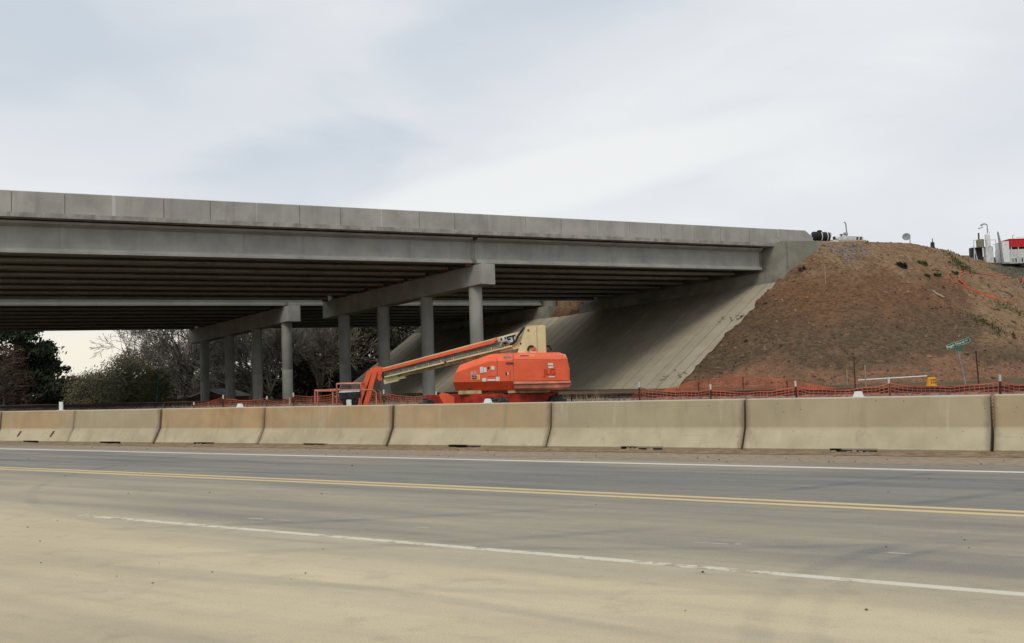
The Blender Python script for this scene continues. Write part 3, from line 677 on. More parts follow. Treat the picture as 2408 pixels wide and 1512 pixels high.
mb = MB(); mb.hexa([RP(-.115, RW-1.3, .1), RP(.115, RW-1.3, .1), RP(.115, RW+1.3, .1), RP(-.115, RW+1.3, .1), RP(-.115, RW-1.3, .268), RP(.115, RW-1.3, .268), RP(.115, RW+1.3, .268), RP(-.115, RW+1.3, .268)])
tie_me = mb.mesh('tie'); 
for i in range(150):
    o = link('tie', tie_me, M['tie'], tr); o.location = (RD[0]*(-55+i*.6), RD[1]*(-55+i*.6), 0)

# ------------------------------------------------------------------ orange safety fences
def fence_pt(x, w): q = (x-1208)/2457.; y = w/(.574*q+.819); return (q*y, y)
def net_bay(p0, p1, h0, h1, sag, seed, zb0, zb1, vstep=.13, rows=10):
    mb = MB(); r_ = random.Random(seed); L_ = math.dist(p0, p1); nv = max(4, int(L_/vstep)); ph = r_.uniform(0, 6)
    d = Vector((p1[0]-p0[0], p1[1]-p0[1], 0)).normalized(); nrm = Vector((-d.y, d.x, 0))
    def pt(u, v):
        top = h0+(h1-h0)*u-sag*4*u*(1-u)+.02*math.sin(u*17+ph); zb = zb0+(zb1-zb0)*u; 
        off = (.05*math.sin(u*9+ph)+.05*math.sin(u*23+v*2))*1.2
        return Vector((p0[0]+(p1[0]-p0[0])*u, p0[1]+(p1[1]-p0[1])*u, zb+.04+(top-zb-.04)*v))+nrm*off
    for j in range(rows+1):
        v = j/rows; wd = .010 if j not in (0, rows) else .016; vs_ = []
        n_ = max(6, nv//3)
        for i in range(n_+1): q = pt(i/n_, v); vs_ += [q-Vector((0, 0, wd)), q+Vector((0, 0, wd))]
        mb.add(vs_, [(2*i, 2*i+2, 2*i+3, 2*i+1) for i in range(n_)])
    for i in range(nv+1):
        u = i/nv; w_ = .008; a = [pt(u, v/6) for v in range(7)]; vs_ = []
        for q in a: vs_ += [q-d*w_, q+d*w_]
        mb.add(vs_, [(2*i_, 2*i_+1, 2*i_+3, 2*i_+2) for i_ in range(6)])
    return mb
def fence(name, label, posts, w, ztop, sag, mats, white_top=True, seed=1, post_h=.18, rows=13, vstep=.13):
    pts = [fence_pt(x, w) for x in posts]; zb = [gz(*p) for p in pts]
    th = thing(name, label, 'safety fence', (pts[0][0], pts[0][1], zb[0]), 'orange safety fences'); r_ = random.Random(seed)
    for i, p in enumerate(pts):
        mb = MB(); lean = Vector((r_.uniform(-.05, .05), r_.uniform(-.05, .05), 0)); a = Vector((p[0], p[1], zb[i]-.2)); b = Vector((p[0], p[1], ztop[i]+post_h))+lean
        mb.bar(a, b, .045, .045, (1, 0, 0)); o = part('post', mb, M['post'], th)
        if white_top:
            mb = MB(); mb.bar(a+(b-a)*.90, b+(b-a)*.01, .052, .052, (1, 0, 0)); part('painted_tip', mb, M['white_dirty'], o)
    for i in range(len(pts)-1):
        part('netting', net_bay(pts[i], pts[i+1], ztop[i], ztop[i+1], sag[i], seed*31+i, zb[i], zb[i+1], vstep, rows), mats, th)
    return th
fence('safety_fence', 'orange mesh safety fence on rusty posts in front of the track, right', [1462, 1502, 1667, 1872, 2088, 2344, 2640, 3000, 3450], 32, [.1, .80, .66, .70, .74, .72, .7, .7, .7], [.05, .10, .12, .14, .12, .16, .1, .1, .1], M['net'], True, 3)
fence('safety_fence', 'sagging orange mesh safety fence under the far bridge, left of the lift', [455, 523, 626, 692, 790, 900, 1025], 32.5, [.50, .80, .70, .82, .86, .84, .72], [.06, .12, .22, .1, .1, .12, .1], M['net_dark'], True, 5, .10)
fence('safety_fence', 'slack orange netting laid along the red bank beyond the track', [1560, 1640, 1745, 1850, 1960], 47.5, [.45, .9, 1.1, .85, .36], [.0, .05, .08, .05, .05], M['net'], False, 7, -.1, 8, .16)
def post_thing(x, w, h_, m, label, lean=0., name='marker_post', th=.045):
    p = fence_pt(x, w); z = gz(*p); mb = MB(); mb.bar((p[0], p[1], z-.2), (p[0]+lean, p[1], z+h_), th, th, (1, 0, 0))
    mb2 = mb; return solo(name, mb, m, label, 'post')
post_thing(2008, 48, 1.35, M['post'], 'dark steel post behind the track, left of the white pipe')
post_thing(2298, 48, 1.55, M['post'], 'dark steel post behind the track right of the leaning street sign', -.05)
post_thing(681, 27, 1.35, M['wood'], 'pale timber stake beside the far bridge column', .0, 'timber_stake', .055)
post_thing(1990, 62, .95, M['wood'], 'thin timber stake low on the brown embankment', 0, 'timber_stake')
post_thing(1950, 75, 1.5, M['wood'], 'thin timber stake high on the embankment below the wing wall', 0, 'timber_stake')
post_thing(2033, 47.5, 1.1, M['wood'], 'thin timber stake rising behind the white pipe', 0, 'timber_stake')
post_thing(1342, 27.5, 1.25, M['post'], 'thin dark post right beside the lift counterweight')
post_thing(367, 44, 2.3, M['green_sign'], 'thin leaning green marker post in front of the olive shrubs', .25, 'marker_post', .05)

# ------------------------------------------------------------------ boom lift
LY = 32.0
def K(x, z, y): f = y/LY; return (x*f, y, 1.22+(z-1.22)*f)
lift = thing('boom_lift', 'orange and cream telescopic boom lift parked behind the barrier under the bridge', 'boom lift', (-.7, 33.3, -.52))
Wp = [(-2.62, 33.35), (-.50, 31.75), (1.22, 33.25), (-.95, 34.85)]
ax_d = Vector((Wp[1][0]-Wp[0][0], Wp[1][1]-Wp[0][1], 0)).normalized()
for wx, wy in Wp:
    mb = MB(); c = Vector((wx, wy, .10)); n = 28; up = Vector((0, 0, 1)); fw = ax_d.cross(up)
    rings = []
    for off, r in ((-.22, .36), (-.22, .53), (-.17, .60), (.17, .60), (.22, .53), (.22, .36)):
        rings.append([c+ax_d*off+(up*math.cos(2*math.pi*i/n)+fw*math.sin(2*math.pi*i/n))*r for i in range(n)])
    mb.loft(rings, True)
    for i in range(n):      # tread lugs
        a = 2*math.pi*(i+.5)/n; d = up*math.cos(a)+fw*math.sin(a); t_ = up*-math.sin(a)+fw*math.cos(a); s_ = -1 if i % 2 else 1
        b = c+d*.605; mb.bar(b+ax_d*(.0*s_)+t_*.02, b+ax_d*(.2*s_)-t_*.04, .05, .05, d)
    wh = part('wheel', mb, M['tyre'], lift, False)
    mb = MB(); mb.tube([c-ax_d*.235, c+ax_d*.235], .31, 20); part('rim', mb, M['orange_dark'], wh, True)
mb = MB()
for i, j, h_ in ((0, 1, .0), (1, 2, -.04), (3, 2, -.02), (0, 3, -.02)):
    a, b = Vector((*Wp[i], .66+h_)), Vector((*Wp[j], .66+h_)); d = (b-a).normalized(); mb2 = MB(); mb2.bar(a-d*.12, b+d*.12, .30, .30)
    part('axle_beam' if i+j in (1, 5) else 'side_beam', mb2, M['orange_dark'], lift)
mb = MB(); mb.bbox(-1.6, .25, 32.5, 34.1, .25, .62, .05); part('chassis', mb, M['orange_dark'], lift)
mb = MB(); mb.prism_xz([(-2.35, .80), (-2.28, .88), (-2.05, .82), (-1.9, .74), (-1.75, .84), (-.6, .84), (-.6, .52), (-2.2, .52)], 32.6, 33.0); part('oscillating_axle', mb, M['orange'], lift)
mb = MB(); mb.tube([(-.3, 33.2, .60), (-.3, 33.2, .93)], .62, 24); part('turntable_bearing', mb, M['dark'], lift, True)
mb = MB(); mb.prism_xz([(-1.7, .83), (-1.6, .93), (1.35, .91), (1.3, .84), (.5, .80), (-.9, .83)], 32.5, 33.9); part('turntable', mb, M['cream_worn'], lift)
for (x0, x1, z0, z1) in ((-1.72, -1.0, .80, .92), (-.2, 1.1, .79, .88)):
    mb = MB(); mb.bbox(x0, x1, 32.2, 32.45, z0, z1, .015); part('under_frame', mb, M['cream_worn'], lift)
o5 = [(-1.64, 1.71), (-.67, 2.02), (.0, 2.035), (.0, .885), (-1.78, .92)]; i5 = [(-1.78, 1.48), (-.76, 1.79), (.0, 1.80), (.0, 1.17), (-1.86, 1.19)]
mb = MB(); mb.loft([[K(x, z, 32.0) for x, z in i5], [K(x, z, 32.22)[:1]+(32.22,)+K(x, z, 32.0)[2:] for x, z in o5], [(x, 34.1, z) for x, z in o5], [(x, 34.3, z) for x, z in i5]], True)
hoodf = part('front_cover', mb, M['orange'], lift)
i6 = [(.015, 1.77), (1.45, 1.765), (1.60, 1.73), (1.66, 1.45), (1.65, 1.14), (.015, 1.17)]; m6 = [(.015, 1.90), (1.50, 1.89), (1.66, 1.80), (1.72, 1.46), (1.71, 1.11), (.015, 1.13)]; o6 = [(.015, 2.035), (1.42, 2.005), (1.62, 1.93), (1.70, 1.47), (1.69, 1.09), (.015, 1.09)]
rr = [[(x, 31.97, z) for x, z in i6], [(x, 32.02, z) for x, z in m6], [(x, 32.22, z) for x, z in o6], [(x, 34.1, z) for x, z in o6], [(x, 34.28, z) for x, z in m6], [(x, 34.33, z) for x, z in i6]]
mb = MB(); mb.loft(rr, True); hoodr = part('rear_cover', mb, M['orange'], lift)
mb = MB(); bp = [(-.01, 1.16), (1.73, 1.12), (1.75, 1.06), (1.67, .87), (1.60, .855), (.02, .89), (-.01, .95)]
mb.loft([[(x*.995, 31.95, z*.97+.03) for x, z in bp], [(x, 31.90, z) for x, z in [(x, .5*(z-1)+1.0) for x, z in bp]], [(x, 31.99, z) for x, z in bp], [(x, 34.3, z) for x, z in bp]], True)
part('counterweight', mb, M['orange_worn'], lift)
def DX(x): return -1.87+(x-190)*.00192
def DZ(x, y): return 1.19-(y-1010)*.00192-(x-190)*.00006
def decal(x0, y0, x1, y1, m, par, name='decal', yy=31.955):
    mb = MB(); mb.hexa([(DX(x0), yy, DZ(x0, y1)), (DX(x1), yy, DZ(x1, y1)), (DX(x1), yy+.012, DZ(x1, y1)), (DX(x0), yy+.012, DZ(x0, y1)), (DX(x0), yy, DZ(x0, y0)), (DX(x1), yy, DZ(x1, y0)), (DX(x1), yy+.012, DZ(x1, y0)), (DX(x0), yy+.012, DZ(x0, y0))])
    return part(name, mb, M[m], par)
def letter(txt, x, y, size, m, par, yy, bold=0., tilt=1.0):
    mb = text_mb(txt, size, (DX(x), yy, DZ(x, y)), (math.cos(R(tilt)), 0, math.sin(R(tilt))), (-math.sin(R(tilt)), 0, math.cos(R(tilt))), .003, bold)
    return part('lettering', mb, M[m], par)
def sticker(x0, y0, x1, y1, par, yy, upper=False):
    d = decal(x0, y0, x1, y1, 'decal_white', par, 'sticker', yy)
    w_ = x1-x0; h_ = y1-y0; xm = x0+w_*.6
    mb = MB(); y2 = yy-.004; poly = [(x0+6, y0+6), (xm, y0+6), (xm+w_*.08, y0+h_/2), (xm, y1-6), (x0+6, y1-6)]
    mb.loft([[(DX(a), y2, DZ(a, b)) for a, b in poly], [(DX(a), y2+.006, DZ(a, b)) for a, b in poly]], True); part('red_arrow', mb, M['decal_red'], d) if False else link('red_arrow', mb.mesh('red_arrow'), M['decal_red'], d)
    mb = MB(); poly = [(xm+2, y0+6), (x1-6, y0+6), (x1-6, y1-6), (xm+2, y1-6), (xm+w_*.08+2, y0+h_/2)]
    mb.loft([[(DX(a), y2, DZ(a, b)) for a, b in poly], [(DX(a), y2+.006, DZ(a, b)) for a, b in poly]], True); link('yellow_field', mb.mesh('yellow_field'), M['decal_yellow'], d)
    letter('Carolina', x0+w_*.31, (y0+y1)/2, w_*.00192*.155, 'decal_white', d, yy-.005, .0006)
sticker(1270, 572, 1505, 650, lift, 32.055); sticker(1880, 572, 2005, 645, lift, 32.055); sticker(485, 893, 625, 968, lift, 31.985)
for a in ((630, 765, 685, 860), (690, 775, 735, 850), (805, 755, 862, 812), (660, 945, 725, 998), (880, 922, 938, 990), (742, 962, 872, 988)): decal(*a, 'decal_white', lift, 'warning_label', 31.985)
for a in ((1715, 705, 1795, 740), (1720, 755, 1797, 785), (1715, 915, 1815, 932)): decal(*a, 'decal_white', lift, 'warning_label', 31.955)
for a in ((750, 765, 775, 795), (1035, 855, 1058, 892)): decal(*a, 'dark', lift, 'latch', 31.98)
decal(1062, 858, 1085, 890, 'decal_white', lift, 'latch', 31.985)
for a in ((902, 625, 907, 915), (1108, 820, 1112, 955), (755, 913, 895, 917)): decal(*a, 'rust', lift, 'door_seam', 31.99)
decal(1150, 648, 2030, 652, 'orange_dark', lift, 'cover_seam', 31.965)
decal(1720, 598, 1775, 606, 'dark', lift, 'vent', 32.055); decal(1735, 610, 1762, 622, 'dark', lift, 'vent', 32.055)
for a in ((425, 1105, 490, 1128),): decal(*a, 'dark', lift, 'vent', 32.03)
letter('860SJ', 1070, 612, .105, 'decal_white', lift, 32.06, .006); letter('860SJ', 1070, 612, .105, 'dark', lift, 32.055, .0)
letter('ST334', 1108, 712, .085, 'decal_black', lift, 31.985, .004); letter('JLG', 1740, 850, .25, 'decal_emboss', lift, 31.955, .004); letter('JLG', 528, 855, .12, 'decal_white', lift, 31.985, .001)
# boom foot tower
tw = MB(); pl = [(.13, 2.0), (.40, 2.77), (.46, 2.84), (.74, 2.85), (.74, 2.0)]
for ya, yb in ((32.62, 32.68), (33.42, 33.48)):
    tw = MB(); tw.prism_xz([K(x, z, 32.65)[::2] for x, z in pl], ya, yb); part('tower_plate', tw, M['cream'], lift)
mb = MB(); mb.bbox(.745, 1.045, 32.66, 33.44, 2.0, 2.875, .02); part('boom_foot', mb, M['cream'], lift)
mb = MB(); mb.tube([(.50, 32.60, 2.74), (.50, 33.5, 2.74)], .03, 12); part('pivot_pin', mb, M['rust'], lift)
mb = MB(); mb.tube([(.245, 32.60, 2.33), (.245, 33.5, 2.33)], .028, 10); part('pivot_pin', mb, M['dark'], lift)
for cx, cy in ((.57, 32.58), (1.09, 32.9)):
    mb = MB(); mb.tube([(cx+.10*math.cos(a), cy, 2.12+.12*math.sin(a)) for a in np.linspace(-.2, math.pi+.2, 12)], .03, 8); part('hose_loop', mb, M['black'], lift, True)
mb = MB(); mb.tube([(.655, 32.35, 2.02), (.655, 32.35, 2.06)], .085, 16); bc = part('beacon', mb, M['white_dirty'], lift); mb = MB(); mb.tube([(.655, 32.35, 2.06), (.655, 32.35, 2.15), (.655, 32.35, 2.185)], [.078, .075, .05], 16); part('lens', mb, M['amber'], bc, True)
# boom
def Bm(u, v, y):      # u 0 at the foot, 1 at the knuckle; v across the boom height, -1..1
    a, b = (.30, 2.42), (-4.0, 1.48); h_ = .265+(.20-.265)*u
    x = a[0]+(b[0]-a[0])*u; z = a[1]+(b[1]-a[1])*u; nx, nz = .212, .977
    f = 33/LY; return Vector((( x-nx*v*h_)*f, y, 1.22+((z+nz*v*h_)-1.22)*f))
def bslab(u0, u1, v0, v1, y0, y1, m, name, par=lift):
    mb = MB(); mb.hexa([Bm(u0, v0, y0), Bm(u1, v0, y0), Bm(u1, v0, y1), Bm(u0, v0, y1), Bm(u0, v1, y0), Bm(u1, v1, y0), Bm(u1, v1, y1), Bm(u0, v1, y1)])
    return part(name, mb, M[m], par)
bslab(.0, .985, -.92, .94, 32.86, 33.3, 'cream_worn', 'base_boom'); bslab(.0, .17, -.9, 1.0, 32.82, 32.86, 'cream', 'boom_side_plate')
bslab(.17, .985, .86, 1.0, 32.78, 33.3, 'cream', 'top_flange')
bslab(.2, .99, .42, .84, 32.66, 32.74, 'orange', 'hose_guide')
mb = MB(); mb.hexa([Bm(.2, .42, 32.66), Bm(.2, .42, 32.74), Bm(.17, .72, 32.74), Bm(.17, .72, 32.66), Bm(.2, .84, 32.66), Bm(.2, .84, 32.74), Bm(.165, 1.0, 32.74), Bm(.165, 1.0, 32.66)]); part('guide_end', mb, M['orange'], lift)
bslab(.12, .985, -.32, .42, 32.78, 32.86, 'boom_grey', 'power_track_tray')
for k in range(64):
    u = .13+k*.0128; bslab(u, u+.008, -.30, .02, 32.74, 32.78, 'grey_metal' if k % 7 else 'cream_worn', 'power_track_link')
bslab(.08, .545, -.52, -.34, 32.66, 32.86, 'cream', 'lower_rail'); bslab(.562, .985, -.52, -.34, 32.66, 32.86, 'cream', 'lower_rail')
bslab(.90, 1.0, -1.45, -.55, 32.80, 33.3, 'cream', 'boom_nose'); bslab(.85, .90, -1.25, -.9, 32.80, 33.3, 'cream', 'boom_nose')
bslab(.985, 1.005, -.55, .1, 32.75, 33.0, 'dark', 'cable_end')
mb = MB(); mb.tube([Bm(.16, -.2, 32.7), Bm(.14, .3, 32.68), Bm(.11, .35, 32.7), Bm(.09, -.1, 32.72)], .05, 8); part('hose_bundle', mb, M['grey_metal'], lift, True)
mb = MB(); mb.tube([Bm(.09, -.25, 32.76), Bm(.05, -.05, 32.74), Bm(.025, .5, 32.72), Bm(-.01, 1.0, 32.7), Bm(-.03, 1.3, 32.72)], .035, 8); part('hydraulic_hose', mb, M['black'], lift, True)
pa, pb = Bm(.145, .36, 32.80), Bm(.045, .36, 32.80); xd = (pb-pa).normalized()
bslab(.155, .045, .05, .85, 32.795, 32.82, 'decal_white', 'nameplate')
mb = text_mb('LIFT', .27, (pa+pb)/2+Vector((0, -.02, 0)), xd, Vector((-xd.z, 0, xd.x)), .003, .012); part('lettering', mb, M['decal_black'], lift)
# knuckle, jib and basket
f33 = lambda x, z: K(x, z, 33)[::2]
mb = MB(); mb.prism_xz([f33(*p) for p in [(-4.39, 1.56), (-4.34, 1.69), (-4.14, 1.74), (-4.0, 1.72), (-3.99, 1.32), (-4.10, 1.30), (-4.16, 1.42), (-4.30, 1.40)]], 32.76, 33.24); part('knuckle', mb, M['orange'], lift)
mb = MB(); mb.tube([(-4.32, 32.70, 1.56), (-4.32, 33.3, 1.56)], .05, 12); part('pivot_pin', mb, M['dark'], lift)
for (xa, xb, w_, y_) in ((-4.36, -4.86, .15, 32.74), (-4.20, -4.60, .15, 32.74)):
    mb = MB(); p, q = K(xa, 1.60, 33), K(xb+.0, .30, 33); mb.bar((p[0], y_, p[2]), (q[0], y_, q[2]), .10, w_, (1, 0, 0)); part('jib_arm', mb, M['orange'], lift)
p, q = K(-4.29, 1.40, 33), K(-4.70, .34, 33); mb = MB(); mb.bar((p[0], 32.95, p[2]), (q[0], 32.95, q[2]), .3, .16, (1, 0, 0)); part('jib_core', mb, M['black'], lift)
p, q = K(-4.22, 1.36, 33), K(-4.60, .36, 33); mb = MB(); mb.tube([(p[0], 32.76, p[2]), (q[0], 32.76, q[2])], .022, 8); part('jib_cylinder', mb, M['grey_metal'], lift, True)
bk = []
def rail(pts, r=.022, m='orange_worn', name='basket_rail'):
    mb = MB(); mb.tube(pts, r, 8); part(name, mb, M[m], lift, True)
X0, X1, Ya, Yb, Zf = -6.28, -4.22, 32.0, 33.0, -.02
rail([(X0, Yb, 1.07), (X0, Yb, Zf)]); rail([(X0+.27, Ya, 1.05), (X0+.27, Ya, Zf)]); rail([(-5.72, Yb, 1.07), (-5.72, Yb, Zf)]); rail([(-5.42, Ya, 1.25), (-5.42, Ya, Zf)]); rail([(-4.68, Ya, 1.24), (-4.68, Ya, Zf)])
rail([(X0, Yb, 1.07), (X0+.27, Ya, 1.05), (-5.42, Ya, 1.04)]); rail([(X0, Yb, 1.07), (-5.5, Yb, 1.08), (-5.42, Yb, 1.27), (-4.7, Yb, 1.25), (-4.6, Yb, 1.06), (X1-.1, Yb, 1.04), (X1, Yb, .96), (X1, Yb, Zf)])
rail([(-5.42, Ya, 1.25), (-4.68, Ya, 1.24)]); rail([(-5.42, Ya, 1.06), (-4.68, Ya, 1.05)]); rail([(-4.68, Ya, 1.05), (X1-.08, Ya, 1.03), (X1, Ya, .95), (X1, Ya, Zf)]); rail([(-5.42, Ya, 1.25), (-5.42, Yb, 1.27)]); rail([(-4.68, Ya, 1.24), (-4.70, Yb, 1.25)])
rail([(X0, Yb, .55), (X0+.27, Ya, .53), (-5.42, Ya, .53), (-4.68, Ya, .53), (X1, Ya, .53), (X1, Yb, .54), (X0, Yb, .55)]); rail([(-5.42, Ya, .86), (-5.72, Yb, .88)], .014)
mb = MB(); mb.add([(X0, Yb, Zf), (X0+.27, Ya, Zf), (X1, Ya, Zf), (X1, Yb, Zf), (X0, Yb, Zf+.05), (X0+.27, Ya, Zf+.05), (X1, Ya, Zf+.05), (X1, Yb, Zf+.05)], [(3, 2, 1, 0), (4, 5, 6, 7), (0, 1, 5, 4), (1, 2, 6, 5), (2, 3, 7, 6), (3, 0, 4, 7)]); part('basket_floor', mb, M['grey_metal'], lift)
mb = MB(); mb.hexa([(-5.30, 31.80, .78), (-4.72, 31.80, .80), (-4.72, 32.15, .80), (-5.30, 32.15, .78), (-5.32, 31.78, .98), (-4.70, 31.78, .99), (-4.70, 32.18, 1.02), (-5.32, 32.18, 1.01)]); cn = part('control_console', mb, M['dark'], lift)
mb = MB(); mb.hexa([(-5.33, 31.77, .982), (-4.69, 31.77, .992), (-4.69, 32.18, 1.022), (-5.33, 32.18, 1.012), (-5.31, 31.79, 1.03), (-4.71, 31.79, 1.035), (-4.71, 32.16, 1.06), (-5.31, 32.16, 1.055)]); part('console_lid', mb, M['grey_metal'], cn)
mb = MB(); mb.hexa([(-5.10, 31.84, .40), (-4.86, 31.84, .40), (-4.86, 32.12, .40), (-5.10, 32.12, .40), (-5.28, 31.82, .78), (-4.76, 31.82, .79), (-4.76, 32.14, .79), (-5.28, 32.14, .78)]); part('console_mount', mb, M['black'], cn)
mb = MB(); mb.bbox(-5.10, -4.95, 31.78, 31.835, .56, .76, .008); part('manual_box', mb, M['decal_white'], lift)

# ------------------------------------------------------------------ street sign, crate, pipe, hoses
sg = thing('street_sign', 'leaning green street name sign on a thin post below the embankment', 'street sign', (21.62, 50, gz(21.62, 50)))
mb = MB(); mb.tube([(21.64, 50, -.3), (21.25, 50, 2.02)], .038, 10); part('post', mb, M['grey_metal'], sg, True)
a_ = R(18); xd = Vector((math.cos(a_), -.12, math.sin(a_))).normalized(); ydv = Vector((-math.sin(a_), 0, math.cos(a_))).normalized(); ctr = Vector((21.28, 49.96, 2.26)); nn_ = xd.cross(ydv).normalized()
mb = MB(); mb.loft([[ctr+xd*sx*.575+ydv*sy*.115+nn_*o_ for sx, sy in ((-1, -1), (1, -1), (1, 1), (-1, 1))] for o_ in (-.006, .006)], True); bl = part('sign_blade', mb, M['green_sign'], sg)
for (ax0, ay0, ax1, ay1) in ((-.565, -.108, .565, -.094), (-.565, .094, .565, .108), (-.565, -.094, -.551, .094), (.551, -.094, .565, .094)):
    mb = MB(); mb.loft([[ctr+xd*sx+ydv*sy+nn_*o_ for sx, sy in ((ax0, ay0), (ax1, ay0), (ax1, ay1), (ax0, ay1))] for o_ in (.007, .011)], True); part('sign_border', mb, M['white_dirty'], bl)
part('lettering', text_mb('Pisgah Church', .15, ctr-xd*.12, xd, ydv, .009, .003), M['white'], bl); part('lettering', text_mb('Rd', .09, ctr+xd*.41+ydv*.015, xd, ydv, .009, .002), M['white'], bl)
xd2 = Vector((.72, .68, -.10)).normalized(); c2 = Vector((21.30, 49.98, 2.03)); y2 = Vector((-.12, 0, 1)).normalized(); n2 = xd2.cross(y2).normalized()
mb = MB(); mb.loft([[c2+xd2*sx*.42+y2*sy*.10+n2*o_ for sx, sy in ((-1, -1), (1, -1), (1, 1), (-1, 1))] for o_ in (-.006, .006)], True); part('cross_street_blade', mb, M['green_sign'], sg)
cr = thing('yellow_barrel', 'yellow plastic drum cap with dark slots beyond the track near the street sign', 'drum', (19.92, 50, .3))
zb = .32
mb = MB(); mb.loft([[(19.92+r*math.cos(2*math.pi*i/16), 50+r*math.sin(2*math.pi*i/16), z) for i in range(16)] for z, r in ((zb-.25, .25), (zb, .24), (zb+.06, .22), (zb+.2, .205), (zb+.28, .21), (zb+.38, .18))], True); part('body', mb, M['yellow'], cr, True)
for i in range(3):
    for j in range(2):
        x = 19.82+i*.09; mb = MB(); mb.box(x, x+.035, 49.765, 49.80, zb+.08+j*.14, zb+.15+j*.14); part('slot', mb, M['rust'], cr)
mb = MB(); mb.tube([(16.5, 50.2, .66), (17.6, 50.1, .70), (19.72, 50.0, .76)], .03, 10); solo('white_pipe', mb, M['white'], 'long white pipe lying on the red bank beyond the track', 'pipe', smooth=True)
def drape(pts, r, lift_=.03):
    out = []
    for (x0, y0), (x1, y1) in zip(pts[:-1], pts[1:]):
        n_ = max(2, int(math.dist((x0, y0), (x1, y1))/.35))
        for i in range(n_): x = x0+(x1-x0)*i/n_; y = y0+(y1-y0)*i/n_; out.append((x, y, gz(x, y)+lift_))
    mb = MB(); mb.tube(out, r, 6); return mb
solo('orange_conduit', drape([(36.6, 78.8), (35.8, 79.2), (34.7, 79.0), (34.4, 79.8), (34.6, 80.4), (35.3, 81.5), (36.4, 82.4)], .045), M['hose'], 'orange conduit curling tightly down the slope, inner of two loops', 'conduit', 'orange conduits on the slope', True)
solo('orange_conduit', drape([(37.5, 78.3), (35.3, 78.7), (34.0, 78.8), (33.6, 79.2), (33.5, 79.9), (33.9, 80.5), (34.7, 81.2), (35.8, 82.2), (38.6, 84.8), (41.3, 87.2), (45, 92), (49.3, 100.2)], .045), M['hose'], 'orange conduit sweeping in a wide outer loop and off to the right', 'conduit', 'orange conduits on the slope', True)
solo('orange_conduit', drape([(36.3, 82.0), (37.3, 84.2), (38.6, 86.2), (40.2, 87.8), (42, 90)], .03), M['wood'], 'thin pale conduit hooked over the slope above the orange loops', 'conduit', 'orange conduits on the slope', True)
solo('orange_conduit', drape([(41.0, 86.4), (44, 90), (48.0, 98.8), (49, 99)], .045), M['hose'], 'orange conduit end lying at the right frame edge', 'conduit', 'orange conduits on the slope', True)
mb = drape([(30.8, 76.2), (31.0, 75.6), (31.5, 74.9)], .07, .06); solo('slope_board', mb, M['wood'], 'short pale drain board sticking out of the slope', 'board')
def tuft(p, r, h_, n_, seed, m, label, name='weed_clump'):
    mb = MB(); q = random.Random(seed); b = Vector((p[0], p[1], gz(p[0], p[1])-.03))
    for i in range(n_):
        a = q.uniform(0, 6.28); rr = r*math.sqrt(q.random())*.8; o_ = b+Vector((math.cos(a)*rr, math.sin(a)*rr, 0)); o_.z = gz(o_.x, o_.y)-.02
        hh = h_*q.uniform(.4, 1)*(1-.5*rr/r); t_ = o_+Vector((math.cos(a)*hh*.5, math.sin(a)*hh*.5, hh)); s_ = Vector((-math.sin(a), math.cos(a), 0))*.05
        mb.add([o_-s_, o_+s_, (o_+t_)/2+s_*1.6+Vector((0, 0, .04)), t_, (o_+t_)/2-s_*1.6+Vector((0, 0, .04))], [(0, 1, 2, 3, 4)])
    return solo(name, mb, M[m], label, 'weeds', 'weed clumps on the embankment')
for i, (p, lb, m) in enumerate((((29.8, 79.2), 'dark green weed clump highest on the tan slope', 'pine'), ((32.1, 81.0), 'green weed clump right of the highest dark clump', 'grass_green'), ((32.6, 79.5), 'small green weed clump left of the conduit loops', 'grass_green'),
        ((31.6, 79.0), 'tiny weed clump just left of the small green one', 'grass_green'), ((34.6, 81.1), 'weed clump inside the conduit loop', 'grass_green'), ((21.8, 78.0), 'brown weed sprig at the corner of the wing wall', 'wood_dark'))):
    tuft(p, [.42, .40, .28, .2, .25, .3][i], [.55, .5, .4, .3, .4, .5][i], [110, 90, 60, 40, 50, 30][i], i, m, lb)
q = random.Random(21); mb = MB()
def leafbit(b, h_):
    a = q.uniform(0, 6.28); t_ = b+Vector((math.cos(a)*h_*.6, math.sin(a)*h_*.6, h_)); s_ = Vector((-math.sin(a), math.cos(a), 0))*.05
    mb.add([b-s_, b+s_, t_+s_*.3], [(0, 1, 2)])
for (x0, y0), (x1, y1), n_, wd in (((36.9, 87.5), (37.2, 85.5), 260, .7), ((37.2, 85.5), (35.9, 82.0), 420, .8), ((32.4, 73.2), (33.7, 71.6), 320, 1.0), ((36.1, 77.4), (37.6, 76.8), 120, .8), ((38, 88.5), (44, 97), 300, 1.2), ((42, 99), (56, 104), 400, 1.6)):
    for i in range(n_):
        u = q.random(); x = x0+(x1-x0)*u+q.gauss(0, wd*.5); y = y0+(y1-y0)*u+q.gauss(0, wd*.5); leafbit(Vector((x, y, gz(x, y)-.02)), q.uniform(.05, .22))
struct('slope_weeds', mb.mesh('slope_weeds'), M['grass_green'], 'stuff')
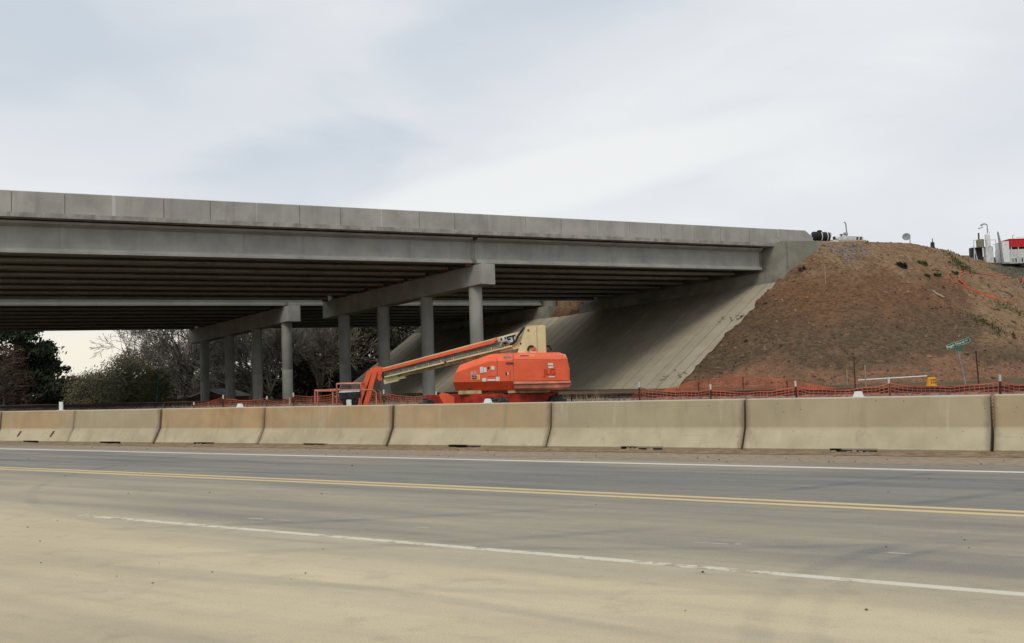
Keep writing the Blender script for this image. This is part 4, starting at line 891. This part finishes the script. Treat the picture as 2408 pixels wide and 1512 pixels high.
# soil clods
def clods():
    r_ = np.random.RandomState(5); n_ = 11000; x = r_.uniform(8, 58, n_); y = r_.uniform(46, 100, n_); e = emb_z(x, y); ok = (e > base_z(x, y)+.05); s_ = (x-A0[0])*PC[0]+(y-A0[1])*PC[1]; ok &= s_ < -1.1
    mb = MB(); q = random.Random(2)
    for xx, yy, zz in zip(x[ok], y[ok], e[ok]):
        s = q.uniform(.04, .12)*(1 if q.random() < .94 else 2); a = q.uniform(0, 3)
        mb.add([(xx+s*math.cos(a+i*1.57)*q.uniform(.7, 1.4), yy+s*math.sin(a+i*1.57), zz-.03) for i in range(4)]+[(xx+q.uniform(-.3, .3)*s, yy, zz+s*q.uniform(.4, 1.))], [(0, 1, 4), (1, 2, 4), (2, 3, 4), (3, 0, 4)])
    return mb.mesh('soil_clods')
struct('soil_clods', clods(), plain('clod soil', (.19, .11, .065), .7, 1.1, .97), 'stuff')
# gravel spill beside the wing wall
mb = MB(); q = random.Random(9)
for i in range(420):
    u, v = q.random(), q.gauss(0, .5); p = P0+BU*(29.7+3.6*u)+BN*(-1.3-.2*u+v-2.0*(1-u)*q.random()); s = q.uniform(.04, .10); z = gz(p[0], p[1])
    mb.add([(p[0]+s*math.cos(i+k*1.57), p[1]+s*math.sin(i+k*1.57), z-.02) for k in range(4)]+[(p[0], p[1], z+s*.8)], [(0, 1, 4), (1, 2, 4), (2, 3, 4), (3, 0, 4)])
struct('gravel_spill', mb.mesh('gravel_spill'), plain('grey gravel', (.19, .19, .18), .5, 4, .95), 'stuff')

# ------------------------------------------------------------------ machines on the embankment top
def zt_(x, y): return gz(x, y)
tk = thing('water_tank_trailer', 'black cylindrical tank with white hoops standing behind the bridge end', 'tank trailer', (25.8, 86, zt_(25.8, 86)))
mb = MB(); mb.tube([(25.07, 86, 12.25), (25.12, 86, 12.25), (26.5, 86.4, 12.2), (26.55, 86.4, 12.2)], [.30, .40, .40, .30], 18); part('tank', mb, M['black'], tk, True)
for u in (.45, .82):
    c = Vector((25.1+1.4*u, 86+.4*u, 12.25-.05*u)); mb = MB(); d = Vector((1.4, .4, 0)).normalized(); s_ = Vector((-d.y, d.x, 0))
    mb.tube([c+(s_*math.cos(a)+Vector((0, 0, 1))*math.sin(a))*.43 for a in np.linspace(0, 2*math.pi, 19)], .035, 6, False); part('hoop', mb, M['white'], tk, True)
mb = MB(); mb.tube([(25.7, 86.1, 12.6), (25.7, 86.1, 12.72), (25.7, 86.1, 12.76)], [.22, .2, .1], 14); part('manhole', mb, M['black'], tk, True)
mb = MB(); mb.bbox(24.78, 25.0, 85.9, 86.3, 11.3, 12.42, .02); part('side_box', mb, M['white_dirty'], tk)
for x in (25.3, 26.3): 
    mb = MB(); mb.bar((x, 86.15, 11.0), (x, 86.15, 11.9), .08, .08, (1, 0, 0)); part('leg', mb, M['white'], tk)
mb = MB(); mb.bar((25.0, 86.0, 11.85), (26.9, 86.5, 11.8), .3, .08); part('frame', mb, M['white'], tk)
cm = thing('compressor_trailer', 'white machine body with black chevrons and tall exhaust stack beside the black tank', 'machine', (28.8, 88, zt_(28.8, 88)))
mb = MB(); mb.loft([[(x, y, z) for x, z in ((27.75, 11.2), (30.0, 11.2), (29.95, 12.36), (28.6, 12.46), (28.0, 12.44), (27.75, 12.3))] for y in (88, 89.6)], True); part('housing', mb, M['white_dirty'], cm)
for x in (29.25, 29.55):
    mb = MB(); mb.hexa([(x, 87.985, 11.7), (x+.16, 87.985, 11.7), (x+.16, 87.996, 11.7), (x, 87.996, 11.7), (x+.14, 87.985, 12.33), (x+.30, 87.985, 12.33), (x+.30, 87.996, 12.33), (x+.14, 87.996, 12.33)]); part('chevron', mb, M['decal_black'], cm)
mb = MB(); mb.tube([(28.72, 88.4, 12.4), (28.66, 88.4, 13.55), (28.60, 88.4, 13.66), (28.5, 88.4, 13.66)], .05, 10); part('exhaust_stack', mb, M['grey_metal'], cm, True)
mb = MB(); mb.tube([(28.45, 88.4, 12.68), (28.75, 88.4, 12.68)], .14, 14); part('silencer', mb, M['grey_metal'], cm, True)
mb = MB(); mb.tube([(28.2, 88.3, 12.42), (28.2, 88.3, 12.55), (28.2, 88.3, 12.58), (28.2, 88.3, 12.64), (28.2, 88.3, 12.66)], [.06, .06, .16, .16, .05], 14); part('air_intake', mb, M['dark'], cm, True)
mb = MB(); mb.bbox(26.75, 27.3, 88, 88.35, 12.5, 12.80, .02); part('control_box', mb, M['white_dirty'], cm)
mb = MB(); mb.bar((26.98, 88.15, 11.2), (26.98, 88.15, 12.52), .16, .16, (1, 0, 0)); part('control_mast', mb, M['dark'], cm)
mb = MB(); mb.bar((26.6, 88.1, 12.40), (28.0, 88.1, 12.42), .04, .04); part('handrail', mb, M['white'], cm)
mb = MB(); mb.bbox(27.45, 27.62, 88, 88.3, 12.1, 12.45, .02); part('battery_box', mb, M['dark'], cm)
mb = MB(); mb.hexa([(26.9, 87.3, 10.6), (30.0, 87.4, 10.6), (30.0, 87.65, 10.6), (26.9, 87.55, 10.6), (26.9, 87.35, 12.1), (30.0, 87.45, 12.0), (30.0, 87.6, 12.0), (26.9, 87.5, 12.1)])
solo('site_kerb_wall', mb, M['barrier'], 'low tan concrete wall in front of the white machine', 'wall')
sh = MB(); q = random.Random(3)
b = Vector((26.95, 86.7, 11.6)); n_ = 9
for i in range(n_):
    for j in range(5):
        pass
gridv = [[b+Vector((i*.09, -.15-.03*j, .38-.1*j-.05*i*.6+q.uniform(-.05, .05)))+Vector((0, q.uniform(-.05, .05), 0)) for j in range(5)] for i in range(9)]
sh.v = [tuple(p) for r__ in gridv for p in r__]; sh.f = [(i*5+j, (i+1)*5+j, (i+1)*5+j+1, i*5+j+1) for i in range(8) for j in range(4)]
solo('plastic_sheet', sh, M['white'], 'crumpled white plastic sheet hanging below the tank', 'sheet')
ds = thing('dish_lamp', 'tilted round dish on a thin mast on the embankment crest', 'dish', (34.65, 90, zt_(34.65, 90)))
mb = MB(); mb.tube([(34.68, 90, zt_(34.65, 90)-.3), (34.66, 90, 12.45)], .035, 8); part('mast', mb, M['grey_metal'], ds, True)
mb = MB(); c = Vector((34.33, 89.9, 12.45)); d = Vector((-.35, -.85, .35)).normalized(); s1 = d.orthogonal().normalized(); s2 = d.cross(s1)
mb.loft([[c-d*o_+(s1*math.cos(a)+s2*math.sin(a))*r for a in np.linspace(0, 2*math.pi, 20, endpoint=False)] for r, o_ in ((.02, .16), (.2, .1), (.33, -.02), (.35, -.04), (.33, -.03), (.2, .06), (.02, .12))], True); part('dish', mb, M['grey_metal'], ds, True)
mb = MB(); mb.bar((34.38, 89.95, 12.38), (34.66, 90, 12.42), .06, .06); part('bracket', mb, M['grey_metal'], ds)
p = (36.17, 89.0); mb = MB(); mb.tube([(p[0], p[1], gz(*p)-.1), (p[0]+.02, p[1], gz(*p)+.5), (p[0]+.03, p[1], gz(*p)+.52), (p[0]+.03, p[1], gz(*p)+.85)], [.18, .16, .04, .03], 10); solo('valve_stub', mb, M['dark'], 'small dark pipe stub on the crest right of the dish', 'pipe stub', None, True)
pt = thing('mobile_plant', 'white silo and lamp arm machine with dark stack on the right crest', 'machine', (47.9, 104, zt_(47.9, 104)))
zb = zt_(47.9, 104)-.1
mb = MB(); mb.tube([(47.85, 104, 13.0), (47.8, 104, 14.0), (47.78, 104, 14.22), (47.78, 104, 14.28)], [.24, .25, .22, .08], 18); part('silo', mb, M['white'], pt, True)
mb = MB(); mb.bbox(47.5, 48.25, 103.8, 104.4, zb, 13.0, .03); part('silo_base', mb, M['white_dirty'], pt)
mb = MB(); mb.tube([(47.82, 104, 14.2), (47.85, 104, 15.1), (47.75, 104, 15.24), (47.55, 104, 15.28), (47.3, 104, 15.2), (47.18, 104, 15.12)], [.05, .045, .06, .06, .09, .05], 8); ar = part('lamp_arm', mb, M['grey_metal'], pt, True)
mb = MB(); mb.tube([(47.2, 104, 15.14), (47.42, 104, 14.93), (46.95, 104, 14.82)], [.035, .04, .06], 6); part('lamp_head', mb, M['grey_metal'], ar, True)
mb = MB(); mb.tube([(47.85, 104, 14.9), (48.08, 104, 14.3)], .02, 6); part('stay', mb, M['white_dirty'], pt)
mb = MB(); mb.tube([(46.93, 104, 13.3), (46.95, 104, 14.38)], .075, 10); part('exhaust_stack', mb, M['dark'], pt, True)
mb = MB(); mb.bbox(46.8, 47.38, 103.8, 104.4, 12.9, 13.75, .05); part('engine_housing', mb, M['boom_grey'], pt)
mb = MB(); mb.bbox(46.4, 47.5, 104.5, 105.2, zb, 13.0, .04); part('engine_base', mb, M['dark'], pt)
for a, b in (((46.42, 104, zb), (46.42, 104, 13.68)), ((48.62, 104, zb), (48.62, 104, 13.62)), ((46.42, 104, 13.66), (48.62, 104, 13.64)), ((46.42, 104.1, 13.2), (46.75, 104, zb)), ((48.62, 104, 13.2), (48.3, 104, 13.2)), ((46.3, 103.9, zb), (46.4, 103.9, 12.9))):
    mb = MB(); mb.bar(a, b, .06, .06, (.1, 1, .1)); part('frame_tube', mb, M['white_dirty'], pt)
mb = MB(); mb.tube([(49.2, 104, zb-.1), (49.0, 104, 13.5), (48.88, 104, 14.35), (48.86, 104, 14.5)], [.13, .12, .09, .03], 10); solo('drill_mast', mb, M['grey_metal'], 'tapering dark grey mast beside the white silo on the crest', 'mast', None, True)
rt = thing('red_hopper_trailer', 'red hopper on a white trailer at the right frame edge on the crest', 'trailer', (51, 104.5, zt_(51, 104.5)))
mb = MB(); mb.hexa([(50.05, 104, 12.85), (53.5, 104, 12.85), (53.5, 106, 12.85), (50.05, 106, 12.85), (49.98, 104, 13.6), (53.5, 104, 13.65), (53.5, 106, 13.65), (49.98, 106, 13.6)]); part('hopper', mb, M['red_paint'], rt)
mb = MB(); mb.bbox(49.95, 53.5, 103.97, 106, 13.6, 13.70, .02); part('hopper_rim', mb, M['red_paint'], rt)
mb = MB(); mb.bbox(49.2, 49.95, 104, 105.5, zb, 13.45, .03); part('cabinet', mb, M['white'], rt)
mb = MB(); mb.bbox(49.3, 53.5, 104.1, 105.8, zb-.1, 12.65, .03); part('trailer_body', mb, M['white_dirty'], rt)
for i in range(5): mb = MB(); mb.box(50.2+i*.32, 50.31+i*.32, 104.05, 104.12, zb+.05, zb+.42); part('body_slot', mb, M['dark'], rt)
for x in (50.15, 50.85, 51.55): mb = MB(); mb.bar((x, 104.05, zb), (x, 104.05, 12.86), .07, .07, (1, 0, 0)); part('leg', mb, M['white'], rt)
for x in (50.2, 50.9): mb = MB(); mb.bbox(x, x+.55, 104.3, 104.5, 12.66, 12.84, .02); part('gap_panel', mb, M['black'], rt)
mb = MB(); mb.tube([(50.45, 104.2, 13.68), (50.42, 104.2, 13.98), (50.5, 104.2, 14.08), (50.6, 104.2, 14.06)], .03, 6); part('vent_pipe', mb, M['grey_metal'], rt, True)
mb = MB(); mb.bar((50.7, 104.1, 13.82), (53.5, 104.1, 13.9), .03, .03); part('handrail', mb, M['grey_metal'], rt)

# ------------------------------------------------------------------ trees and far things
def bare_tree(name, label, base, h_, seed, spread=.9, mtr='bark', mtw='twig', depth=6, r0=None, first=.25, group='bare trees behind the bridges', upb=.16, nlim=5200, rmin=.016, lk=1.):
    q = random.Random(seed); th = thing(name, label, 'tree', base, group); trunk = MB(); br = MB(); r0 = r0 or h_*.028; cnt = [0]
    from collections import deque
    todo = deque()
    def grow(p, d, ln, r, lv):
        n_ = 3 if lv < 3 else 2; pts = [p]; rads = [r]; dd = d.copy()
        for i in range(n_):
            dd = (dd+Vector((q.gauss(0, .10), q.gauss(0, .10), q.gauss(0, .06)+.02))).normalized(); pts.append(pts[-1]+dd*ln/n_); rads.append(max(rmin, r*(1-.30*(i+1)/n_)))
        (trunk if lv == 0 else br).tube(pts, rads, 8 if lv == 0 else (5 if lv < 3 else 3), False)
        if lv >= depth: return
        nb = q.randint(2, 3) if lv else q.randint(4, 5)
        if lv >= 2: nb += 1
        for i in range(nb):
            ax = dd.orthogonal().normalized(); ax.rotate(Matrix.Rotation(q.uniform(0, 6.28), 3, dd)); a = q.uniform(.35, .85)*spread if i else q.uniform(.05, .3)
            nd = (dd*math.cos(a)+ax*math.sin(a)+Vector((0, 0, upb))).normalized()
            k = q.randint(1, n_) if (i and lv) else n_
            todo.append((pts[k], nd, ln*q.uniform(.64, .88)*(1.25*lk if lv == 0 else 1), max(rmin, rads[k]*q.uniform(.55, .80)), lv+1))
    grow(Vector(base)-Vector((0, 0, .3)), Vector((q.gauss(0, .04), q.gauss(0, .04), 1)).normalized(), h_*first, r0, 0)
    while todo and cnt[0] < nlim: cnt[0] += 1; grow(*todo.popleft())
    part('trunk', trunk, M[mtr], th, True); part('crown', br, M[mtw], th); return th
def leafy(name, label, base, h_, rad, seed, m, n_=4200, leaf=.17, cl=70, low=.15, shape='dome', mtr='bark_dark', group='leafy trees and shrubs behind the bridges', cat='tree'):
    q = random.Random(seed); th = thing(name, label, cat, base, group); b = Vector(base)
    mb = MB(); mb.tube([b-Vector((0, 0, .3)), b+Vector((0, 0, h_*.5)), b+Vector((.1, 0, h_*.92))], [h_*.022+.03, h_*.014+.02, .02], 7)
    cs = []
    for i in range(cl):
        if shape == 'cone' and i % 4:
            c0, r0_ = cs[-(i % 4)]; hub = Vector((b.x, b.y, c0.z+.15)); cs.append((hub+(c0-hub)*(1-.22*(i % 4)), r0_*1.15)); continue
        if shape == 'cone':
            u = q.random()**.75; z = low*h_+(1-low)*h_*u; rr = rad*(1-u)**.85*(.55+.6*q.random())
        else:
            z = h_*(low+(1-low)*q.random()); u = (z/h_-low)/(1-low); prof = math.sqrt(max(.02, 1-(2*u-.85)**2/1.35)); rr = rad*prof*math.sqrt(q.uniform(.15, 1))
        a = q.uniform(0, 6.28); c = b+Vector((math.cos(a)*rr, math.sin(a)*rr, z)); cs.append((c, (rad*q.uniform(.10, .22)+.15)*(.62 if shape == 'cone' else 1)))
        mb.tube([b+Vector((0, 0, max(.1, z-rr*(.5 if shape != 'cone' else .05)))), (b+Vector((0, 0, z))+c)/2, c], [.05, .03, .01], 4, False)
    part('trunk', mb, M[mtr], th)
    lv = MB()
    for i in range(n_):
        c, r = cs[q.randrange(len(cs))]; d = Vector((q.gauss(0, 1), q.gauss(0, 1), q.gauss(0, .6 if shape == 'cone' else .8)))*r*.62; p = c+d
        a = Vector((q.gauss(0, 1), q.gauss(0, 1), q.gauss(0, .6))).normalized(); s1 = a.orthogonal().normalized(); s2 = a.cross(s1); s = leaf*q.uniform(.5, 1.3)
        lv.add([p-s1*s*.5, p+s2*s*.3, p+s1*s*.5, p-s2*s*.3], [(0, 1, 2, 3)])
    part('crown', lv, M[m], th); return th
def tp(x, Y): q = (x-1208)/2457.; X = q*Y; return (X, Y, gz(X, Y))
leafy('pine_tree', 'tall dark pine at the left frame edge behind the bridge', tp(40, 112), 15.5, 5.6, 1, 'pine', 15000, .42, 300, .08, 'cone')
leafy('pine_tree', 'shorter dark evergreen right of the tall left pine', tp(112, 116), 7.6, 2.9, 2, 'pine', 9000, .36, 160, .05, 'cone')
leafy('pine_tree', 'pine cut off by the left frame edge', tp(-70, 108), 13, 4.5, 3, 'pine', 9000, .42, 180, .08, 'cone')
leafy('budding_tree', 'red-budding bare tree low at the left frame edge', tp(12, 98), 5.6, 2.6, 4, 'bud_red', 3000, .12, 130, .1, 'dome', 'bark')
bare_tree('budding_tree', 'small distant red-budding tree right of the pines', tp(187, 150), 6.8, 5, .7, 'bark', 'twig_red', 5, None, .25, 'bare trees behind the bridges', .25, 1400)
for i, (x, Y, h_, lb) in enumerate(((205, 168, 7.6, 'pale distant bare tree just right of the small red tree'), (240, 172, 8.6, 'taller pale distant bare tree left of the spreading oak'), (275, 165, 8.0, 'pale distant bare tree half hidden by the oak branches'))):
    bare_tree('bare_tree', lb, tp(x, Y), h_, 10+i, .8, 'bark', 'twig', 6, None, .2, 'bare trees behind the bridges', .22, 3000, .022)
bare_tree('bare_oak', 'large spreading bare oak behind the far bridge columns', tp(424, 116), 19, 23, 1.15, 'bark', 'bark', 8, .70, .15, 'bare trees behind the bridges', .05, 9500, .022, 1.45)
bare_tree('bare_tree', 'bare tree seen between the middle far columns', tp(592, 122), 15, 31, .95, 'bark', 'bark', 7, .45, .18, 'bare trees behind the bridges', .08, 6000, .022, 1.3)
bare_tree('bare_tree', 'bare tree seen right of the nearest far column', tp(650, 118), 13, 37, .95, 'bark', 'bark', 7, .36, .2, 'bare trees behind the bridges', .10, 5000, .02, 1.2)
bare_tree('bare_tree', 'bare tree left of the oak with branches against the pale sky', tp(278, 124), 16.5, 51, 1.1, 'bark', 'twig', 8, .4, .16, 'bare trees behind the bridges', .06, 7000, .02, 1.35)
bare_tree('bare_tree', 'bare brown tree between the two left far columns', tp(520, 132), 15, 53, 1.0, 'bark', 'twig', 8, .36, .17, 'bare trees behind the bridges', .08, 6500, .022, 1.3)
bare_tree('bare_tree', 'bare brown tree in front of the dark wood left of the lift', tp(745, 122), 13, 57, 1.0, 'bark', 'twig', 7, .3, .18, 'bare trees behind the bridges', .08, 5000, .02, 1.25)
leafy('olive_shrub', 'large domed olive-green shrub left of the oak trunk', tp(305, 104), 4.9, 3.5, 41, 'olive', 15000, .17, 260, .04, 'dome', 'bark', cat='shrub')
leafy('olive_shrub', 'smaller olive-green shrub left of the domed one', tp(215, 106), 3.3, 2.6, 42, 'olive', 9000, .17, 160, .04, 'dome', 'bark', cat='shrub')
leafy('olive_shrub', 'low green shrub between the domed shrub and the oak', tp(372, 100), 3.4, 1.7, 43, 'grass_green', 3600, .14, 80, .04, 'dome', 'bark', cat='shrub')
for i, (x, Y, h_, r, m, lb) in enumerate(((455, 134, 4.6, 3.8, 'wood_dark', 'dark tree behind the leftmost far column'), (530, 138, 4.4, 4.0, 'wood_dark', 'dark tree between the two left far columns'), (610, 140, 4.8, 4.2, 'wood_dark', 'dark tree behind the middle far columns'),
        (700, 128, 13.5, 5.0, 'wood_dark', 'tall dark leafy tree right of the nearest far column'), (775, 132, 13, 4.6, 'wood_dark', 'tall dark leafy tree left of the last near column'), (850, 126, 12.5, 4.4, 'wood_dark', 'olive-dark tree between the two left near columns'), (930, 135, 14, 5.0, 'wood_dark', 'dark tree rising behind the paving edge'), (1000, 140, 14, 5.0, 'wood_dark', 'dark tree behind the second near column'), (60, 128, 7.5, 4.2, 'wood_dark', 'dark shrubby tree below the left pine'), (160, 134, 4.6, 3.6, 'wood_dark', 'low dark shrubby tree below the distant red tree'), (380, 140, 5.5, 4.2, 'wood_dark', 'low dark tree behind the oak trunk'))):
    leafy('leafy_tree', lb, tp(x, Y), h_, r, 60+i, m, 11000, .46, 230, .02)
fw = MB(); q = random.Random(77)
for i in range(9000):
    x = q.uniform(-120, 40); Y = 205+q.uniform(0, 14); hh = 4.2+2.2*float(fbm(np.array(x*.09), np.array(3.))) ; z = -2.4+q.random()*(hh+2); s = q.uniform(.25, .7)
    a = Vector((q.gauss(0, 1), q.gauss(0, 1), q.gauss(0, .8))).normalized(); s1 = a.orthogonal().normalized(); s2 = a.cross(s1); p = Vector((x, Y, z)); fw.add([p-s1*s, p+s2*s*.7, p+s1*s, p-s2*s*.7], [(0, 1, 2, 3)])
struct('far_wood', fw.mesh('far_wood'), M['wood_dark'], 'stuff')
# house
hx, hy = tp(491, 100)[:2]; hb = gz(hx, hy)-.3; hz = 1.18
hs = thing('brick_house', 'small brick gabled house low behind the far columns', 'house', (hx, hy, hb))
hw = 1.75
mb = MB(); mb.loft([[(hx+x, y, z) for x, z in ((-hw, hb), (hw, hb), (hw, hz-.68), (0, hz-.08), (-hw, hz-.68))] for y in (hy, hy+8)], True); part('wall', mb, M['brick'], hs)
for s in (-1, 1):
    mb = MB(); mb.hexa([(hx, hy-.25, hz-.06), (hx+s*(hw+.35), hy-.25, hz-.82), (hx+s*(hw+.35), hy+8.2, hz-.82), (hx, hy+8.2, hz-.06), (hx, hy-.25, hz+.02), (hx+s*(hw+.35), hy-.25, hz-.74), (hx+s*(hw+.35), hy+8.2, hz-.74), (hx, hy+8.2, hz+.02)]); rf = part('roof', mb, M['roof'], hs)
    mb = MB(); mb.bar((hx+s*.02, hy-.28, hz-.03), (hx+s*(hw+.35), hy-.28, hz-.79), .05, .14); part('barge_board', mb, M['white_dirty'], rf)
mb = MB(); mb.bbox(hx-.5, hx+.5, hy-.03, hy+.05, hb+1, hz-1.0, .01); wn = part('window', mb, M['dark'], hs)
mb = MB(); mb.hexa([(hx-4.6, hy-1, hb), (hx-1.8, hy-1, hb), (hx-1.8, hy+3, hb), (hx-4.6, hy+3, hb), (hx-4.6, hy-1, hz-1.1), (hx-1.8, hy-1, hz-.8), (hx-1.8, hy+3, hz-.8), (hx-4.6, hy+3, hz-1.1)]); part('porch', mb, M['brick'], hs)
mb = MB(); mb.hexa([(hx-4.8, hy-1.2, hz-1.12), (hx-1.75, hy-1.2, hz-.78), (hx-1.75, hy+3.2, hz-.78), (hx-4.8, hy+3.2, hz-1.12), (hx-4.8, hy-1.2, hz-1.04), (hx-1.75, hy-1.2, hz-.70), (hx-1.75, hy+3.2, hz-.70), (hx-4.8, hy+3.2, hz-1.04)]); part('porch_roof', mb, M['roof'], hs)
# utility pole and wire
ux, uy, uz = tp(-6, 90); mb = MB(); mb.tube([(ux, uy, uz-.3), (ux, uy, 3.0)], [.07, .06], 8); up_ = thing('utility_pole', 'thin grey pole at the left frame edge', 'pole', (ux, uy, uz)); part('pole', mb, M['bark'], up_, True)
mb = MB(); mb.tube([(ux-12, uy-6, 4.2), (ux, uy, 2.85), (ux+4, uy+3, 2.45), (ux+8, uy+6, 2.15), (ux+13, uy+10, 1.9), (ux+19, uy+15, 1.75)], .022, 5); solo('utility_wire', mb, M['grey_metal'], 'thin pale wire sagging across the dark trees at left', 'wire')
# dry weeds between the barrier and the fences
def weeds(name, n_, spots, seed, m, hmin, hmax, wd):
    q = random.Random(seed); mb = MB()
    for i in range(n_):
        x, w = spots(q); p = fence_pt(x, w); z = gz(*p)-.05; h_ = q.uniform(hmin, hmax); a = q.uniform(0, 6.28); b = Vector((p[0], p[1], z)); k = q.uniform(.05, .35)
        m1 = b+Vector((math.cos(a)*k*h_*.4, math.sin(a)*k*h_*.4, h_*.6)); t_ = b+Vector((math.cos(a)*k*h_*1.2, math.sin(a)*k*h_*1.2, h_)); s_ = Vector((wd*q.uniform(.5, 1.2), 0, 0))
        mb.add([b-s_, b+s_, m1+s_*.7, m1-s_*.7, t_], [(0, 1, 2, 3), (3, 2, 4)])
    return struct(name, mb.mesh(name), M[m], 'stuff')
weeds('dry_weeds', 900, lambda q: (q.choice([q.uniform(430, 760), q.uniform(890, 1060), q.uniform(930, 1060), q.uniform(1320, 1420)]), q.uniform(28, 35)), 3, 'weed', .7, 1.35, .012)
weeds('brown_weeds', 800, lambda q: (q.uniform(330, 1060), q.uniform(31.5, 36)), 4, 'wood', .6, 1.15, .012)
weeds('trackside_weeds', 260, lambda q: (q.uniform(1450, 2420), q.uniform(33, 37)), 6, 'weed', .4, .9, .01)
